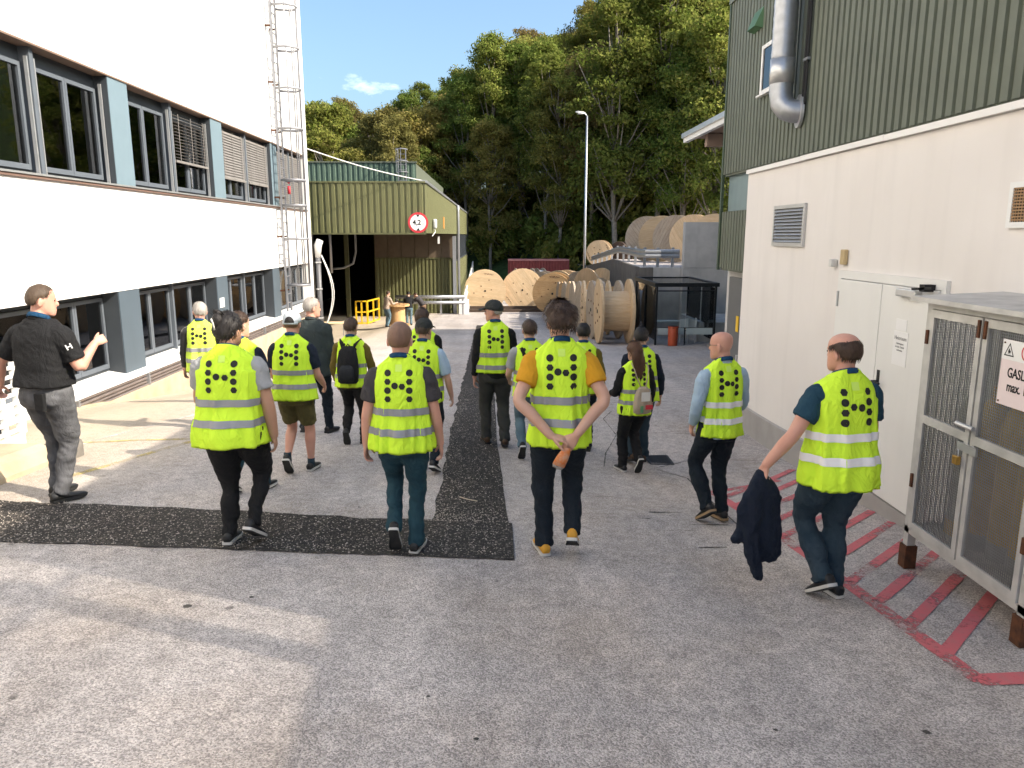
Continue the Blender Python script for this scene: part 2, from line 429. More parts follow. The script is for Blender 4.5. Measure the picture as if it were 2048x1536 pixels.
def wood_material(name, c1, c2, scale=3.0):
    """planks seen along the local x axis: grain stretched, plank tone steps"""
    m, nt, b = newmat(name); N, L = nt.nodes, nt.links
    tc = N.new("ShaderNodeTexCoord")
    oi = N.new("ShaderNodeObjectInfo")
    mp = N.new("ShaderNodeMapping"); mp.inputs['Scale'].default_value = (1.0, 12.0, 12.0)
    L.new(tc.outputs['Object'], mp.inputs[0])
    vadd = N.new("ShaderNodeVectorMath"); vadd.operation = 'ADD'; L.new(mp.outputs[0], vadd.inputs[0]); L.new(oi.outputs['Random'], vadd.inputs[1])
    n1 = N.new("ShaderNodeTexNoise"); n1.inputs['Scale'].default_value = scale; n1.inputs['Detail'].default_value = 6
    L.new(vadd.outputs[0], n1.inputs['Vector'])
    cr = N.new("ShaderNodeValToRGB"); cr.color_ramp.elements[0].position = .3; cr.color_ramp.elements[0].color = (*c2, 1)
    cr.color_ramp.elements[1].position = .62; cr.color_ramp.elements[1].color = (*c1, 1)
    L.new(n1.outputs[0], cr.inputs[0])
    hs = N.new("ShaderNodeHueSaturation")
    mr = N.new("ShaderNodeMapRange"); mr.inputs[3].default_value = .75; mr.inputs[4].default_value = 1.12; L.new(oi.outputs['Random'], mr.inputs[0])
    gi = N.new("ShaderNodeNewGeometry"); mi = N.new("ShaderNodeMapRange"); mi.inputs[3].default_value = .90; mi.inputs[4].default_value = 1.06; L.new(gi.outputs['Random Per Island'], mi.inputs[0])
    mm = N.new("ShaderNodeMath"); mm.operation = 'MULTIPLY'; L.new(mr.outputs[0], mm.inputs[0]); L.new(mi.outputs[0], mm.inputs[1])
    L.new(mm.outputs[0], hs.inputs['Value']); L.new(cr.outputs[0], hs.inputs['Color'])
    L.new(hs.outputs[0], b.inputs['Base Color'])
    b.inputs['Roughness'].default_value = .75
    bp = N.new("ShaderNodeBump"); bp.inputs['Strength'].default_value = .25; bp.inputs['Distance'].default_value = .01
    L.new(n1.outputs[0], bp.inputs['Height']); L.new(bp.outputs[0], b.inputs['Normal'])
    return m
M_wood = wood_material("pine_fresh", (.74, .55, .34), (.62, .42, .23))
M_woodgrey = wood_material("pine_weathered", (.50, .41, .31), (.36, .27, .19))
M_woodorange = wood_material("pine_orange", (.66, .42, .20), (.50, .28, .11))
M_wooddark = wood_material("drum_dark", (.10, .065, .045), (.05, .032, .022))
M_woodwrap = mat("wrapped_cable_grey", (.55, .57, .58), .45, var=.1)

# ================================================================== THE GROUND
def frange(a, b, s):
    n = max(1, int(round(abs((b - a) / s)))); return [a + (b - a) * i / n for i in range(n + 1)]
def sheet(name, xs, ys, zf, m, **k):
    b = MB(); nx = len(xs)
    b.v = [(x, y, zf(x, y)) for y in ys for x in xs]
    b.f = [(j * nx + i, j * nx + i + 1, (j + 1) * nx + i + 1, (j + 1) * nx + i) for j in range(len(ys) - 1) for i in range(nx - 1)]
    return b.build(name, m, smooth=True, **k)

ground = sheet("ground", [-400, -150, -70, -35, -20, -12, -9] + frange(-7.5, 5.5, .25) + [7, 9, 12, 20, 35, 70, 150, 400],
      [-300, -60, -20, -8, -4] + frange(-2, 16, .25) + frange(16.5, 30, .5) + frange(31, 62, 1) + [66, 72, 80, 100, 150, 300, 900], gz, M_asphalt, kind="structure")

def nz1(t, s=0.0): return noise.noise(Vector((t, s, 3.3)))
def ribbon(name, rows, off, m, cols=10, parent=None, **k):
    """sheet lying on the yard between left and right border points"""
    b = MB()
    for l, r in rows:
        for i in range(cols + 1):
            t = i / cols; x = l[0] + (r[0] - l[0]) * t; y = l[1] + (r[1] - l[1]) * t
            b.v.append((x, y, gz(x, y) + off))
    n = cols + 1
    b.f = [(j * n + i, j * n + i + 1, (j + 1) * n + i + 1, (j + 1) * n + i) for j in range(len(rows) - 1) for i in range(cols)]
    return b.build(name, m, parent, smooth=True, **k)
def lerp2(pts, t):
    for (t0, p0), (t1, p1) in zip(pts, pts[1:]):
        if t <= t1:
            u = (t - t0) / (t1 - t0); return p0 + (p1 - p0) * u
    return pts[-1][1]

# fresh dark strips of asphalt over an L-shaped trench
rows = []
for y in frange(6.2, 38, .16):
    l = lerp2([(6.2, -.56), (10.7, -.66), (38, -1.0)], y); r = lerp2([(6.2, .10), (10, 0.0), (38, -.28)], y)
    rows.append(((l + .035 * nz1(y * 3.1) + .022 * nz1(y * 13), y), (r + .012 * nz1(y * 2.6, 9), y)))
ribbon("asphalt_patch", rows, .007, M_patch, 8, kind="structure")
rows = []
for x in frange(-6.0, .13, .10):
    lo = lerp2([(-6.0, 5.62), (-3.8, 5.48), (.13, 5.30)], x); hi = lerp2([(-6.0, 6.66), (-4.48, 6.52), (-.56, 6.2), (.13, 6.2)], x)
    rows.append(((x, lo + .03 * nz1(x * 3.0, 2) + .022 * nz1(x * 14, 4)), (x, hi + (.05 * nz1(x * 3.0, 5) + .03 * nz1(x * 14, 6) if x < -.5 else 0))))
rows = [(b_, a_) for a_, b_ in rows]
ribbon("asphalt_patch", rows, .011, M_patch, 12, kind="structure")
# loose pale grit on the fresh strips
gb = MB(); rg = random.Random(5)
for i in range(5600):
    if i >= 4200:
        if rg.random() < .6: x = rg.uniform(-4.8, .1); y = rg.choice((5.45, 6.45 - .05 * x)) + rg.gauss(0, .09)
        else:
            y = 6.2 + rg.random() ** 1.5 * 7; x = -.6 + rg.gauss(0, .07)
    elif i < 2600:
        x = rg.uniform(-4.6, .1); y = rg.uniform(5.4, 6.5) ; 
        if rg.random() < .3: y = rg.gauss(5.9, .3)
        if not 5.42 < y < 6.4 + (-x) * .05: continue
    else:
        y = 6.2 + rg.random() ** 1.6 * 9; x = rg.uniform(lerp2([(6.2, -.56), (10.7, -.66), (38, -1.0)], y), lerp2([(6.2, .10), (10, 0.0), (38, -.28)], y))
    s = rg.uniform(.003, .009) * (1.4 if rg.random() < .1 else 1); z = gz(x, y) + .011
    a = rg.uniform(0, 6.3)
    q = [(x + s * math.cos(a + t) * rg.uniform(.6, 1.2), y + s * math.sin(a + t) * rg.uniform(.6, 1.2), z) for t in (0, 1.57, 3.14, 4.71)]
    gb.add(q + [(x, y, z + s * .8)], [(0, 1, 4), (1, 2, 4), (2, 3, 4), (3, 0, 4)])
gb.build("loose_grit", mat("grit_pale", (.42, .37, .32), .9, var=.4, vscale=40), kind="stuff", label="pale loose grit scattered over the fresh dark asphalt", cat="grit")

def strip(name, pts, w, m, off=.005, parent=None, kind="structure", wob=0.0, step=.2, **k):
    """flat band of width w along a polyline on the yard"""
    rows = []
    for (p, q) in zip(pts, pts[1:]):
        p = Vector(p); q = Vector(q); d = q - p; n = max(1, int(d.length / step)); nn = Vector((-d.y, d.x)).normalized()
        for i in range(n + 1):
            c = p + d * (i / n); ww = w / 2 * (1 + wob * nz1(c.x * 7 + c.y * 9)); rows.append(((c + nn * ww)[:], (c - nn * ww)[:]))
    return ribbon(name, rows, off, m, 2, parent, kind=kind, **k)

# red hatched keep-clear marking in front of the door and the gas cage
RX = lambda y: lerp2([(2.0, 2.75), (3.62, 2.62), (5.7, 2.47), (7.7, 2.33)], y)
strip("keep_clear_marking", [(RX(y), y) for y in (3.62, 4.6, 5.7, 6.7, 7.72)], .115, M_redmark, .005, wob=.05)
for i, y in enumerate(frange(3.95, 7.45, .335)):
    L_ = min(3.66 - RX(y), 1.25)
    strip("keep_clear_marking", [(RX(y) + .03, y), (RX(y) + L_, y + L_ * .98)], .085, M_redmark, .0055 + .0002 * i, wob=.06)
strip("keep_clear_marking", [(2.60, 3.64), (3.6, 3.74)], .12, M_redmark, .0052, wob=.05)
strip("keep_clear_marking", [(2.34, 7.70), (3.25, 8.20)], .09, M_redmark, .0052, wob=.05)
# faded lines on the sunny left side, joints and cracks
strip("parking_line", [(-3.75, 9.5), (-4.35, 7.4)], .09, M_yelmark, .005, wob=.4)
strip("parking_line", [(-3.85, 9.35), (-5.4, 9.0)], .08, M_yelmark, .0054, wob=.4)
strip("parking_line", [(-4.2, 13.2), (-5.2, 8.4)], .07, M_whitemark, .005, wob=.4)
M_joint = mat("joint_tar", (.06, .055, .05), .8, var=.2)
M_crack = mat("crack_dirt", (.13, .12, .105), .9, var=.3)
strip("ground_joint", [(2.16, 5.9), (2.17, 6.1), (2.2, 7.4), (2.24, 8.4)], .016, M_joint, .004, wob=1.2, step=.08)
strip("ground_joint", [(2.24, 8.4), (1.95, 8.9), (2.6, 9.4), (3.6, 9.1)], .012, M_crack, .0043, wob=1.2, step=.08)
strip("ground_joint", [(1.32, 8.85), (1.45, 9.6), (1.75, 10.6), (1.70, 11.6), (1.92, 12.2)], .013, M_crack, .004, wob=1.4, step=.08)
strip("ground_joint", [(1.9, 10.9), (2.7, 10.7), (3.5, 10.6)], .012, M_crack, .0042, wob=1.2, step=.08)
for (x, y, l) in ((1.45, 6.75, .32), (1.15, 6.5, .26), (1.75, 6.35, .34), (1.5, 6.15, .22), (1.0, 7.3, .2), (1.62, 5.7, .26)):
    strip("ground_scratch", [(x, y), (x + l, y + .02)], .014, M_joint, .004, wob=1.5, step=.05)
for (x, y, s) in ((-.1, 3.05, .014), (1.32, 3.15, .012), (2.05, 3.15, .02), (-1.6, 4.55, .018), (-1.95, 4.4, .026), (-.35, 3.4, .010)):
    bl = MB()
    ring = [(x + s * (1 + .5 * nz1(a * 2, x * 9)) * math.cos(a), y + s * .8 * (1 + .5 * nz1(a * 2, y * 7)) * math.sin(a)) for a in frange(0, 2 * PI - .35, .35)]
    bl.add([(px, py, gz(px, py) + .004) for px, py in ring], [tuple(range(len(ring)))])
    bl.build("tar_spot", M_joint, kind="structure")

# drain grating
dg_ = thing("drain_grating", "cast iron slotted drain grating set in the wet patch of the yard", "grating", (2.10, 9.30, gz(2.10, 9.30)))
b = MB()
for (a, c) in (((-.2, -.27), (.2, -.27)), ((-.2, .27), (.2, .27)), ((-.2, -.27), (-.2, .27)), ((.2, -.27), (.2, .27))):
    b.bar((a[0], a[1], .012), (c[0], c[1], .012), .035, .03)
b.build("rim", M_ironcast, dg_)
dg_.scale = (.72, .72, .6)
bm_ = MB().box(-.185, .185, -.014, .014, -.004, .02).mesh("bar", M_ironcast)
for i in range(8): piece("bar", bm_, dg_, (0, -.225 + i * .064, 0))

# white twig lying on the dark strip
b = MB().tube([(-.36, 6.95, gz(-.36, 6.95) + .018), (-.28, 6.88, gz(-.28, 6.88) + .018), (-.19, 6.83, gz(-.19, 6.83) + .018)], .006, 6)
b.build("twig", mat("twig_pale", (.5, .42, .33), .8), smooth=True, label="pale thin twig lying on the dark asphalt strip", cat="twig")

# hillside
hx = frange(-130, 130, 4); hy = frange(20, 260, 4)
M_grass = mat("hill_grass", (.06, .10, .025), .95, var=.5, vscale=1.2, bump=.9, bscale=8, col2=(.02, .03, .008))
hb = MB(); nx = len(hx)
hb.v = [(x, y, hill(x, y)) for y in hy for x in hx]
hb.f = [(j * nx + i, j * nx + i + 1, (j + 1) * nx + i + 1, (j + 1) * nx + i) for j in range(len(hy) - 1) for i in range(nx - 1)
        if max(hy[j + 1] - 82 + .9 * hx[i + 1], -5) > -4]
hb.build("hillside", M_grass, smooth=True, kind="structure")

# ================================================================== LEFT BUILDING
XL = -6.9
lb = thing("office_building", "white rendered building with two bands of grey framed windows, left of the ramp", "building", (XL, 28.7, -2.0))
def at(parent):
    """wrap: geometry given in world coordinates under a moved parent"""
    parent.update_tag(); M = Matrix.LocRotScale(parent.location, parent.rotation_euler, None).inverted()
    return M
lbM = at(lb)
def wpart(b, name, m, parent, M, smooth=False, **k):
    b.v = [tuple(M @ Vector(p)) for p in b.v]
    return b.build(name, m, parent, smooth=smooth, **k)
Y0, Y1 = -8.0, 28.7
wpart(MB().box(XL - .35, XL, Y0, Y1, 4.86, 13.0), "upper_wall", M_render, lb, lbM)
wpart(MB().box(XL - 2.3, XL, Y0, Y1, 1.06, 2.93), "spandrel_wall", M_render, lb, lbM)
wpart(MB().box(XL - .5, XL, Y0, Y1 - .3, -2.4, -.52), "base_wall", M_render, lb, lbM)
wpart(MB().box(XL - .5, XL, 28.25, Y1, 2.93, 4.86), "corner_pier", M_render, lb, lbM)
wpart(MB().box(XL - .5, XL, 28.3, Y1, -2.4, 1.06), "corner_pier", M_render, lb, lbM)
wpart(MB().box(XL - 9, XL - .35, Y1 - .36, Y1 - .01, -2.4, 13.0), "end_wall", M_render, lb, lbM)
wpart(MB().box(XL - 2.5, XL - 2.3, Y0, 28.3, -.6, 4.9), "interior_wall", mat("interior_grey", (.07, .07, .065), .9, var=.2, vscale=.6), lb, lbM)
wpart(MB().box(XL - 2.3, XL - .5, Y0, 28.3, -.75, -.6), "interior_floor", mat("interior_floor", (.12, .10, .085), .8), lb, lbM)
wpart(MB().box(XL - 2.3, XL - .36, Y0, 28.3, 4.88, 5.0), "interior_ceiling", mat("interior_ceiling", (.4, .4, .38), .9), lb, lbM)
wpart(MB().box(XL - 8.9, XL - .36, Y0, Y1 - .4, 12.8, 12.95), "roof", M_concrete, lb, lbM)
# sandy plinth under the pipes, following the ramp
b = MB(); ys = frange(-2, 28, 1.0)
b.loft([[(XL + .16, y, gz(XL, y) - .2), (XL + .16, y, max(-.80, gz(XL, y) + .02)), (XL + .02, y, max(-.76, gz(XL, y) + .06)), (XL + .02, y, gz(XL, y) - .2)] for y in ys])
wpart(b, "plinth", M_sand, lb, lbM)
# sills
wpart(MB().box(XL - .30, XL + .07, Y0, 28.25, 2.945, 2.975), "sill", M_alu, lb, lbM)
wpart(MB().box(XL - .02, XL + .045, Y0, 28.25, 2.90, 2.942), "sill_edge", mat("sill_brown", (.16, .10, .08), .6), lb, lbM)
b = MB(); b.loft([[(XL - .42, y, -.40), (XL + .12, y, -.50), (XL + .12, y, -.56), (XL - .42, y, -.54)] for y in (Y0, 28.3)])
wpart(b, "sill", M_white, lb, lbM)
wpart(MB().box(XL - .34, XL + .012, Y0, 28.25, 4.845, 4.875), "head_flashing", mat("flashing_brown", (.20, .135, .10), .5), lb, lbM)

_cache = {}
def sash_window(y0, y1, z0, z1, depth, nsash=2, head=.22, curtain=False):
    """a recessed window: dark frame, sashes, panes as sub-parts"""
    x = XL - depth
    o = MB()
    o.box(x - .05, x, y0, y1, z1 - head, z1); o.box(x - .05, x, y0, y1, z0, z0 + .07)
    o.box(x - .05, x, y0, y0 + .05, z0 + .07, z1 - head); o.box(x - .05, x, y1 - .05, y1, z0 + .07, z1 - head)
    w = wpart(o, "window", M_framed, lb, lbM)
    n = nsash; ww = (y1 - y0 - .10) / n
    for i in range(n):
        a = y0 + .05 + i * ww; c = a + ww; f = .062
        s = MB(); xa, xb = x - .02, x + .04
        s.box(xa, xb, a + .004, a + f, z0 + .075, z1 - head - .01); s.box(xa, xb, c - f, c - .004, z0 + .075, z1 - head - .01)
        s.box(xa, xb, a + f, c - f, z0 + .075, z0 + .075 + f * 1.3); s.box(xa, xb, a + f, c - f, z1 - head - .01 - f, z1 - head - .01)
        wpart(s, "sash", M_frame, w, lbM)
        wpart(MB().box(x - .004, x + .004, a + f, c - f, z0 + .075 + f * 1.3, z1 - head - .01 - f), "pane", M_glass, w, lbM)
        if curtain:
            q = MB(); pts = [(x - .35 + .03 * math.sin(t * 40), a + (c - a) * (.55 + .45 * t)) for t in frange(0, 1, .05)]
            for p, r in zip(pts, pts[1:]):
                k = len(q.v); q.v += [(p[0], p[1], z0 + .1), (r[0], r[1], z0 + .1), (r[0], r[1], z1 - .3), (p[0], p[1], z1 - .3)]; q.f.append((k, k + 1, k + 2, k + 3))
            wpart(q, "curtain", M_skyblue, w, lbM)
    return w
def blind(w, y0, y1, zt, zb, tilt, mx, dep):
    """venetian blind: many thin slats in one mesh plus its bottom rail"""
    x = XL - dep
    s = MB(); z = zt - .05; wd = .075
    while z > zb + .04:
        dx = wd / 2 * math.cos(tilt); dz = wd / 2 * math.sin(tilt)
        s.add([(x - dx, y0, z + dz), (x + dx, y0, z - dz), (x + dx, y1, z - dz), (x - dx, y1, z + dz),
               (x - dx, y0, z + dz + .004), (x + dx, y0, z - dz + .004), (x + dx, y1, z - dz + .004), (x - dx, y1, z + dz + .004)],
              [(0, 1, 2, 3), (7, 6, 5, 4), (0, 4, 5, 1), (2, 6, 7, 3), (1, 5, 6, 2), (0, 3, 7, 4)])
        z -= .068
    o = wpart(s, "blind_slats", M_blind, w, lbM)
    o["kind"] = "stuff"
    wpart(MB().box(x - .035, x + .035, y0, y1, zb - .02, zb + .03), "bottom_rail", M_blind, w, lbM)
    t = MB()
    for q in (.12, .5, .88): t.box(x + .040, x + .043, y0 + (y1 - y0) * q - .012, y0 + (y1 - y0) * q + .012, zb, zt)
    wpart(t, "blind_tape", M_blind, w, lbM)
UP = [(9.35, 10.1), (14.3, 15.02), (19.2, 19.95), (24.1, 24.75)]
edges = [3.9] + [e for p in UP for e in p] + [28.25]
for (a, c) in UP:
    wpart(MB().box(XL - .36, XL - .012, a, c, 2.98, 4.844), "pilaster", M_panel, lb, lbM)
    wpart(MB().box(XL - .34, XL - .02, a - .012, a - .002, 2.98, 4.84), "pilaster_side", M_framed, lb, lbM)
units = []
for i in range(0, len(edges), 2):
    a, c = edges[i], edges[i + 1]; mid = (a + c) / 2
    wpart(MB().box(XL - .30, XL - .10, mid - .05, mid + .05, 2.98, 4.845), "mullion", M_frame, lb, lbM)
    for yy in (a + .05, mid - .09, mid + .09, c - .05): wpart(MB().box(XL - .16, XL - .11, yy - .014, yy + .014, 2.985, 4.70), "blind_guide", M_alu, lb, lbM)
    for (u, v) in ((a, mid - .05), (mid + .05, c)):
        w = sash_window(u, v, 2.975, 4.845, .26, 2, .22, curtain=(i <= 2))
        units.append((u, v, w))
for (u, v, w) in units:
    if 17 < (u + v) / 2 < 19: blind(w, u + .1, v - .1, 4.68, 3.66, .12, None, .13)
    elif 20 < (u + v) / 2 < 24: blind(w, u + .1, v - .1, 4.72, 3.52, 1.1, None, .13)
    elif u > 24.5: blind(w, u + .1, v - .1, 4.72, 3.03, 1.1, None, .13)
LO = [(9.0, 9.8), (13.95, 14.75), (18.85, 19.6), (23.6, 24.3)]
edges = [4.6] + [e for p in LO for e in p] + [28.3]
for (a, c) in LO:
    wpart(MB().box(XL - .46, XL - .015, a, c, -.47, 1.058), "pilaster", M_panel_low, lb, lbM)
    wpart(MB().box(XL - .44, XL - .03, a - .014, a - .002, -.45, 1.055), "pilaster_side", M_framed, lb, lbM)
for i in range(0, len(edges), 2):
    a, c = edges[i], edges[i + 1]; mid = (a + c) / 2
    wpart(MB().box(XL - .40, XL - .24, mid - .04, mid + .04, -.45, 1.055), "mullion", M_frame, lb, lbM)
    for (u, v) in ((a, mid - .04), (mid + .04, c)):
        sash_window(u, v, -.43, 1.055, .33, 2, .10)
wpart(MB().box(XL - .012, XL - .006, 18.95, 19.25, .28, .52), "notice", M_signwhite, lb, lbM)
# pipes along the wall foot
pr = thing("pipe_run", "bundle of brown pipes clipped along the foot of the white building", "pipes", (XL, 26.0, -.7))
prM = at(pr)
for i, (dx, z, r) in enumerate(((.07, -.60, .028), (.08, -.665, .03), (.075, -.73, .026), (.10, -.785, .03))):
    wpart(MB().tube([(XL + dx, y, z + .004 * nz1(y, i)) for y in frange(4, 28.4, .8)], r, 8), "pipe", M_pipe, pr, prM, smooth=True)
cl = MB().box(XL + .012, XL + .15, -.03, .03, -.83, -.57).mesh("clip", M_galv)
for y in frange(7, 27, 2.5): piece("clip", cl, pr, (-pr.location.x, y - pr.location.y, -pr.location.z))

# caged ladder on the corner
ld = thing("caged_ladder", "galvanised vertical ladder with hooped safety cage on the white building corner", "ladder", (XL + .2, 24.5, -.5))
ldM = at(ld)
ly0, ly1, lx = 24.25, 24.72, XL + .20
for y in (ly0, ly1): wpart(MB().box(lx - .025, lx + .025, y - .035, y + .035, -.6, 13.2), "stringer", M_ladder, ld, ldM)
rm = MB().tube([(0, ly0 - 24.5, 0), (0, ly1 - 24.5, 0)], .018, 6).mesh("rung", M_ladder)
for i in range(48): piece("rung", rm, ld, (0, 0, .15 + i * .28))
hoop = [(lx + .02, ly0)] + [(lx + .40 - .02 - .38 * math.cos(a), (ly0 + ly1) / 2 - .36 * math.sin(a) * -1 * 1) for a in []] 
def hoop_pts(z):
    c = ((ly0 + ly1) / 2); pts = []
    for t in frange(0, 1, 1 / 16):
        a = -PI * .5 + PI * t
        pts.append((lx + .36 + .36 * math.cos(a), c + .36 * math.sin(a) * 1.0, z))
    return [(lx, c - .24, z)] + pts + [(lx, c + .24, z)]
for z in (.5, 1.95, 2.98, 4.10 - .35, 5.28, 6.45, 7.62, 8.8, 10.0, 11.2, 12.4):
    wpart(MB().tube(hoop_pts(z), .036, 8, ell=(1.0, .5)), "hoop", M_ladder, ld, ldM, smooth=True)
for t in (.06, .28, .5, .72, .94):
    a = -PI * .5 + PI * t; c = (ly0 + ly1) / 2
    p = (lx + .36 + .345 * math.cos(a), c + .345 * math.sin(a))
    wpart(MB().tube([(p[0], p[1], .5), (p[0], p[1], 13.0)], .022, 6), "cage_bar", M_ladder, ld, ldM, smooth=True)
b = MB()
for z in (.3, 2.0, 3.2, 5.2, 6.6, 8.2, 9.8):
    for y in (ly0, ly1): b.box(XL, lx, y - .02, y + .02, z, z + .05)
wpart(b, "wall_bracket", M_rust, ld, ldM)
wpart(MB().ball((lx + .10, ly1 + .12, 3.75), (.05, .05, .09)).box(lx + .06, lx + .14, ly1 + .08, ly1 + .16, 3.35, 3.6), "warning_lamp", M_red, ld, ldM, smooth=True)

# rain pipe and hanging hoses at the corner
dp = thing("drain_pipe", "grey vertical pipe at the white building corner beside the dark canopy", "pipe", (XL + .16, 28.9, gz(XL, 28.9)))
z0 = gz(XL, 28.9)
b = MB().tube([(0, 0, 0), (0, 0, 3.3)], .10, 12)
b.build("pipe", mat("pipe_dark_grey", (.12, .12, .125), .5, .3, var=.2), dp, True)
for z in (1.0, 2.1, 3.1): MB().tube([(0, 0, z), (0, 0, z + .05)], .125, 12).build("collar", M_alu, dp)
MB().tube([(0, 0, 3.3), (.02, 0, 3.75), (.10, .05, 3.95)], [.10, .15, .13], 12).build("funnel", M_cable, dp, True)
for k in range(2):
    pts = [(.12 + .02 * k, 0, 3.4)] + [(.12 + (.34 + .06 * k) * math.sin(PI * t) + .05 * t, .02 * k, 3.4 - 2.75 * t) for t in frange(.1, .9, .1)] + [(.1, 0, .62)]
    tag(MB().tube([(XL + .16 + p[0], 28.9 + p[1], z0 + p[2]) for p in pts], .019, 8).build("hose", M_cable, smooth=True),
        ("outer" if k else "inner") + " white hose looping down beside the grey corner pipe", "hose", "hoses beside the corner pipe")

# lattice screen and kerb at the left edge
sc_ = thing("lattice_screen", "white slatted screen on the kerb at the left picture edge", "screen", (-5.6, 7.6, -.40))
for i in range(10): 
    MB().box(-.02, .02, -2.2, 1.06, .22 + i * .105, .22 + i * .105 + .035).build("slat", M_white, sc_)
for y in (-1.4, -.55, .45, .80): MB().box(-.025, .025, y - .03, y + .03, .18, 1.28).build("upright", M_white, sc_)
MB().box(-.03, .03, -2.3, 1.1, -.12, .18).build("base_board", mat("cream_board", (.66, .62, .54), .7), sc_)
MB().box(-.03, .03, 1.04, 1.14, .18, 1.30).build("end_post", M_white, sc_)
MB().box(-.10, -.08, -2.2, 1.0, .2, 1.2).build("backing", M_panel_low, sc_)
kb = thing("kerb", "low sandy kerb with a rounded end beside the man in the black polo", "kerb", (-5.0, 7.0, -.35))
b = MB(); ks = frange(-5, 1.0, .4)
prof = lambda y, s: [(-1.2, y, -.3), (-1.2, y, .22 * s), (.02, y, .22 * s), (.12, y, .17 * s), (.17, y, .05), (.17, y, -.3)]
b.loft([[(p[0], p[1], p[2] + gz(-5.0, 7.0 + y) + .35) for p in prof(y, 1.0)] for y in ks] + [[(p[0] , p[1] + .06, p[2] + gz(-5.0, 8.0) + .35) for p in prof(1.0, .85)]])
b.build("kerb_body", M_sand, kb)
MB().bbox(-.05, .28, 1.05, 1.42, -.34, .16, .07).build("end_stone", mat("end_stone", (.20, .18, .155), .9, var=.4, vscale=9, bump=.6, bscale=50), kb, True)

# ================================================================== GREEN CANOPY BUILDING
def rib_sheet(p, d, length, z0, z1, out, period, depth, top=.45, slope=.12, phase=0.0):
    """vertical trapezoid cladding: from point p along unit d, ribs towards out"""
    b = MB(); p = Vector(p); d = Vector(d); out = Vector(out)
    prof = []
    s = -phase
    while s < length:
        for q, h in ((0, 0), (1 - top - 2 * slope, 0), (1 - top - slope, 1), (1 - slope, 1)):
            t = s + q * period
            if 0 <= t <= length: prof.append((t, h))
        s += period
    if prof[0][0] > 0: prof.insert(0, (0, prof[0][1]))
    if prof[-1][0] < length: prof.append((length, prof[-1][1]))
    for t, h in prof:
        q = p + d * t + out * (h * depth)
        b.v.append((q.x, q.y, z0)); b.v.append((q.x, q.y, z1))
    b.f = [(2 * i, 2 * i + 2, 2 * i + 3, 2 * i + 1) for i in range(len(prof) - 1)]
    return b

cb = thing("canopy_hall", "olive green corrugated drive-through canopy with dark open bay, end of the ramp", "building", (-2.8, 30.5, -1.95))
cM = at(cb)
CX, CY, CB = -2.80, 30.5, 54.0
CTOP, CBOT = 4.08, 2.14
wpart(rib_sheet((-9.0, CY, 0), (1, 0, 0), 9.0 + CX, CBOT + .02, CTOP, (0, -1, 0), .245, .045, .52, .10), "front_fascia", M_olive, cb, cM)
wpart(MB().box(-9.0, CX, CY + .02, CY + .25, CBOT, CTOP), "fascia_core", M_olived, cb, cM)
wpart(MB().box(-9.0, CX + .03, CY - .07, CY + .02, CTOP, CTOP + .06), "front_capping", M_olive, cb, cM)
wpart(MB().box(-9.0, CX + .03, CY - .075, CY + .02, CBOT - .05, CBOT + .018), "front_drip", M_olived, cb, cM)
wpart(rib_sheet((CX, CY - .02, 0), (0, 1, 0), 43.0, CBOT, CTOP, (1, 0, 0), .245, .03, .52, .10), "side_fascia", M_olive, cb, cM)
wpart(MB().box(CX - .25, CX - .005, CY + .26, 73.4, CBOT, CTOP - .01), "side_core", M_olived, cb, cM)
wpart(MB().box(CX - .2, CX + .09, CY, 73.5, CTOP, CTOP + .10), "gutter", M_galv, cb, cM)
wpart(MB().box(-20, CX - .2, CY + .05, 73.5, CTOP - .15, CTOP - .02), "roof", mat("roof_dark", (.05, .05, .05), .9), cb, cM)
wpart(rib_sheet((-8.6, CB, 0), (1, 0, 0), 8.6 + CX - .02, -3.9, .42, (0, -1, 0), .27, .07, .42, .12), "back_wall", M_olive, cb, cM)
wpart(MB().box(-8.6, CX - .02, CB + .01, CB + .2, -3.9, CTOP - .2), "back_wall_core", M_olived, cb, cM)
wpart(MB().box(-8.6, CX - .03, CB - .12, CB + .005, .42, .50), "back_rail", M_olived, cb, cM)
pm = MB().box(-.46, .46, -.06, .0, .51, 2.12).mesh("clerestory_panel", M_brown)
for i in range(6): piece("clerestory_panel", pm, cb, Vector((-8.1 + i * .95, CB - .003 - .02 * (i % 2), 0)) - cb.location)
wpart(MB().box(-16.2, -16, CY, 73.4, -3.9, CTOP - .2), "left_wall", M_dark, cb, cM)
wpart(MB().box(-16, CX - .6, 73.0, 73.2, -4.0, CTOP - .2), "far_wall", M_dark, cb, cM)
# side wall behind the bay, with a window strip
wpart(rib_sheet((CX - .03, CB, 0), (0, 1, 0), 19.4, -4.0, .25, (1, 0, 0), .27, .05, .42, .12), "side_wall", M_olive, cb, cM)
for i in range(10):
    y = CB + .25 + i * 1.93
    w = wpart(MB().box(CX - .12, CX - .02, y, y + .09, .25, CBOT).box(CX - .12, CX - .02, y + .09, y + 1.93, .25, .33), "side_window", M_framed, cb, cM)
    wpart(MB().box(CX - .08, CX - .07, y + .09, y + 1.93, .33, CBOT), "pane", M_glass2, w, cM)
wpart(MB().box(CX - .5, CX - .15, CB + .3, 73.2, -4, CBOT), "inner_side", mat("inner_green_grey", (.10, .12, .11), .8), cb, cM)
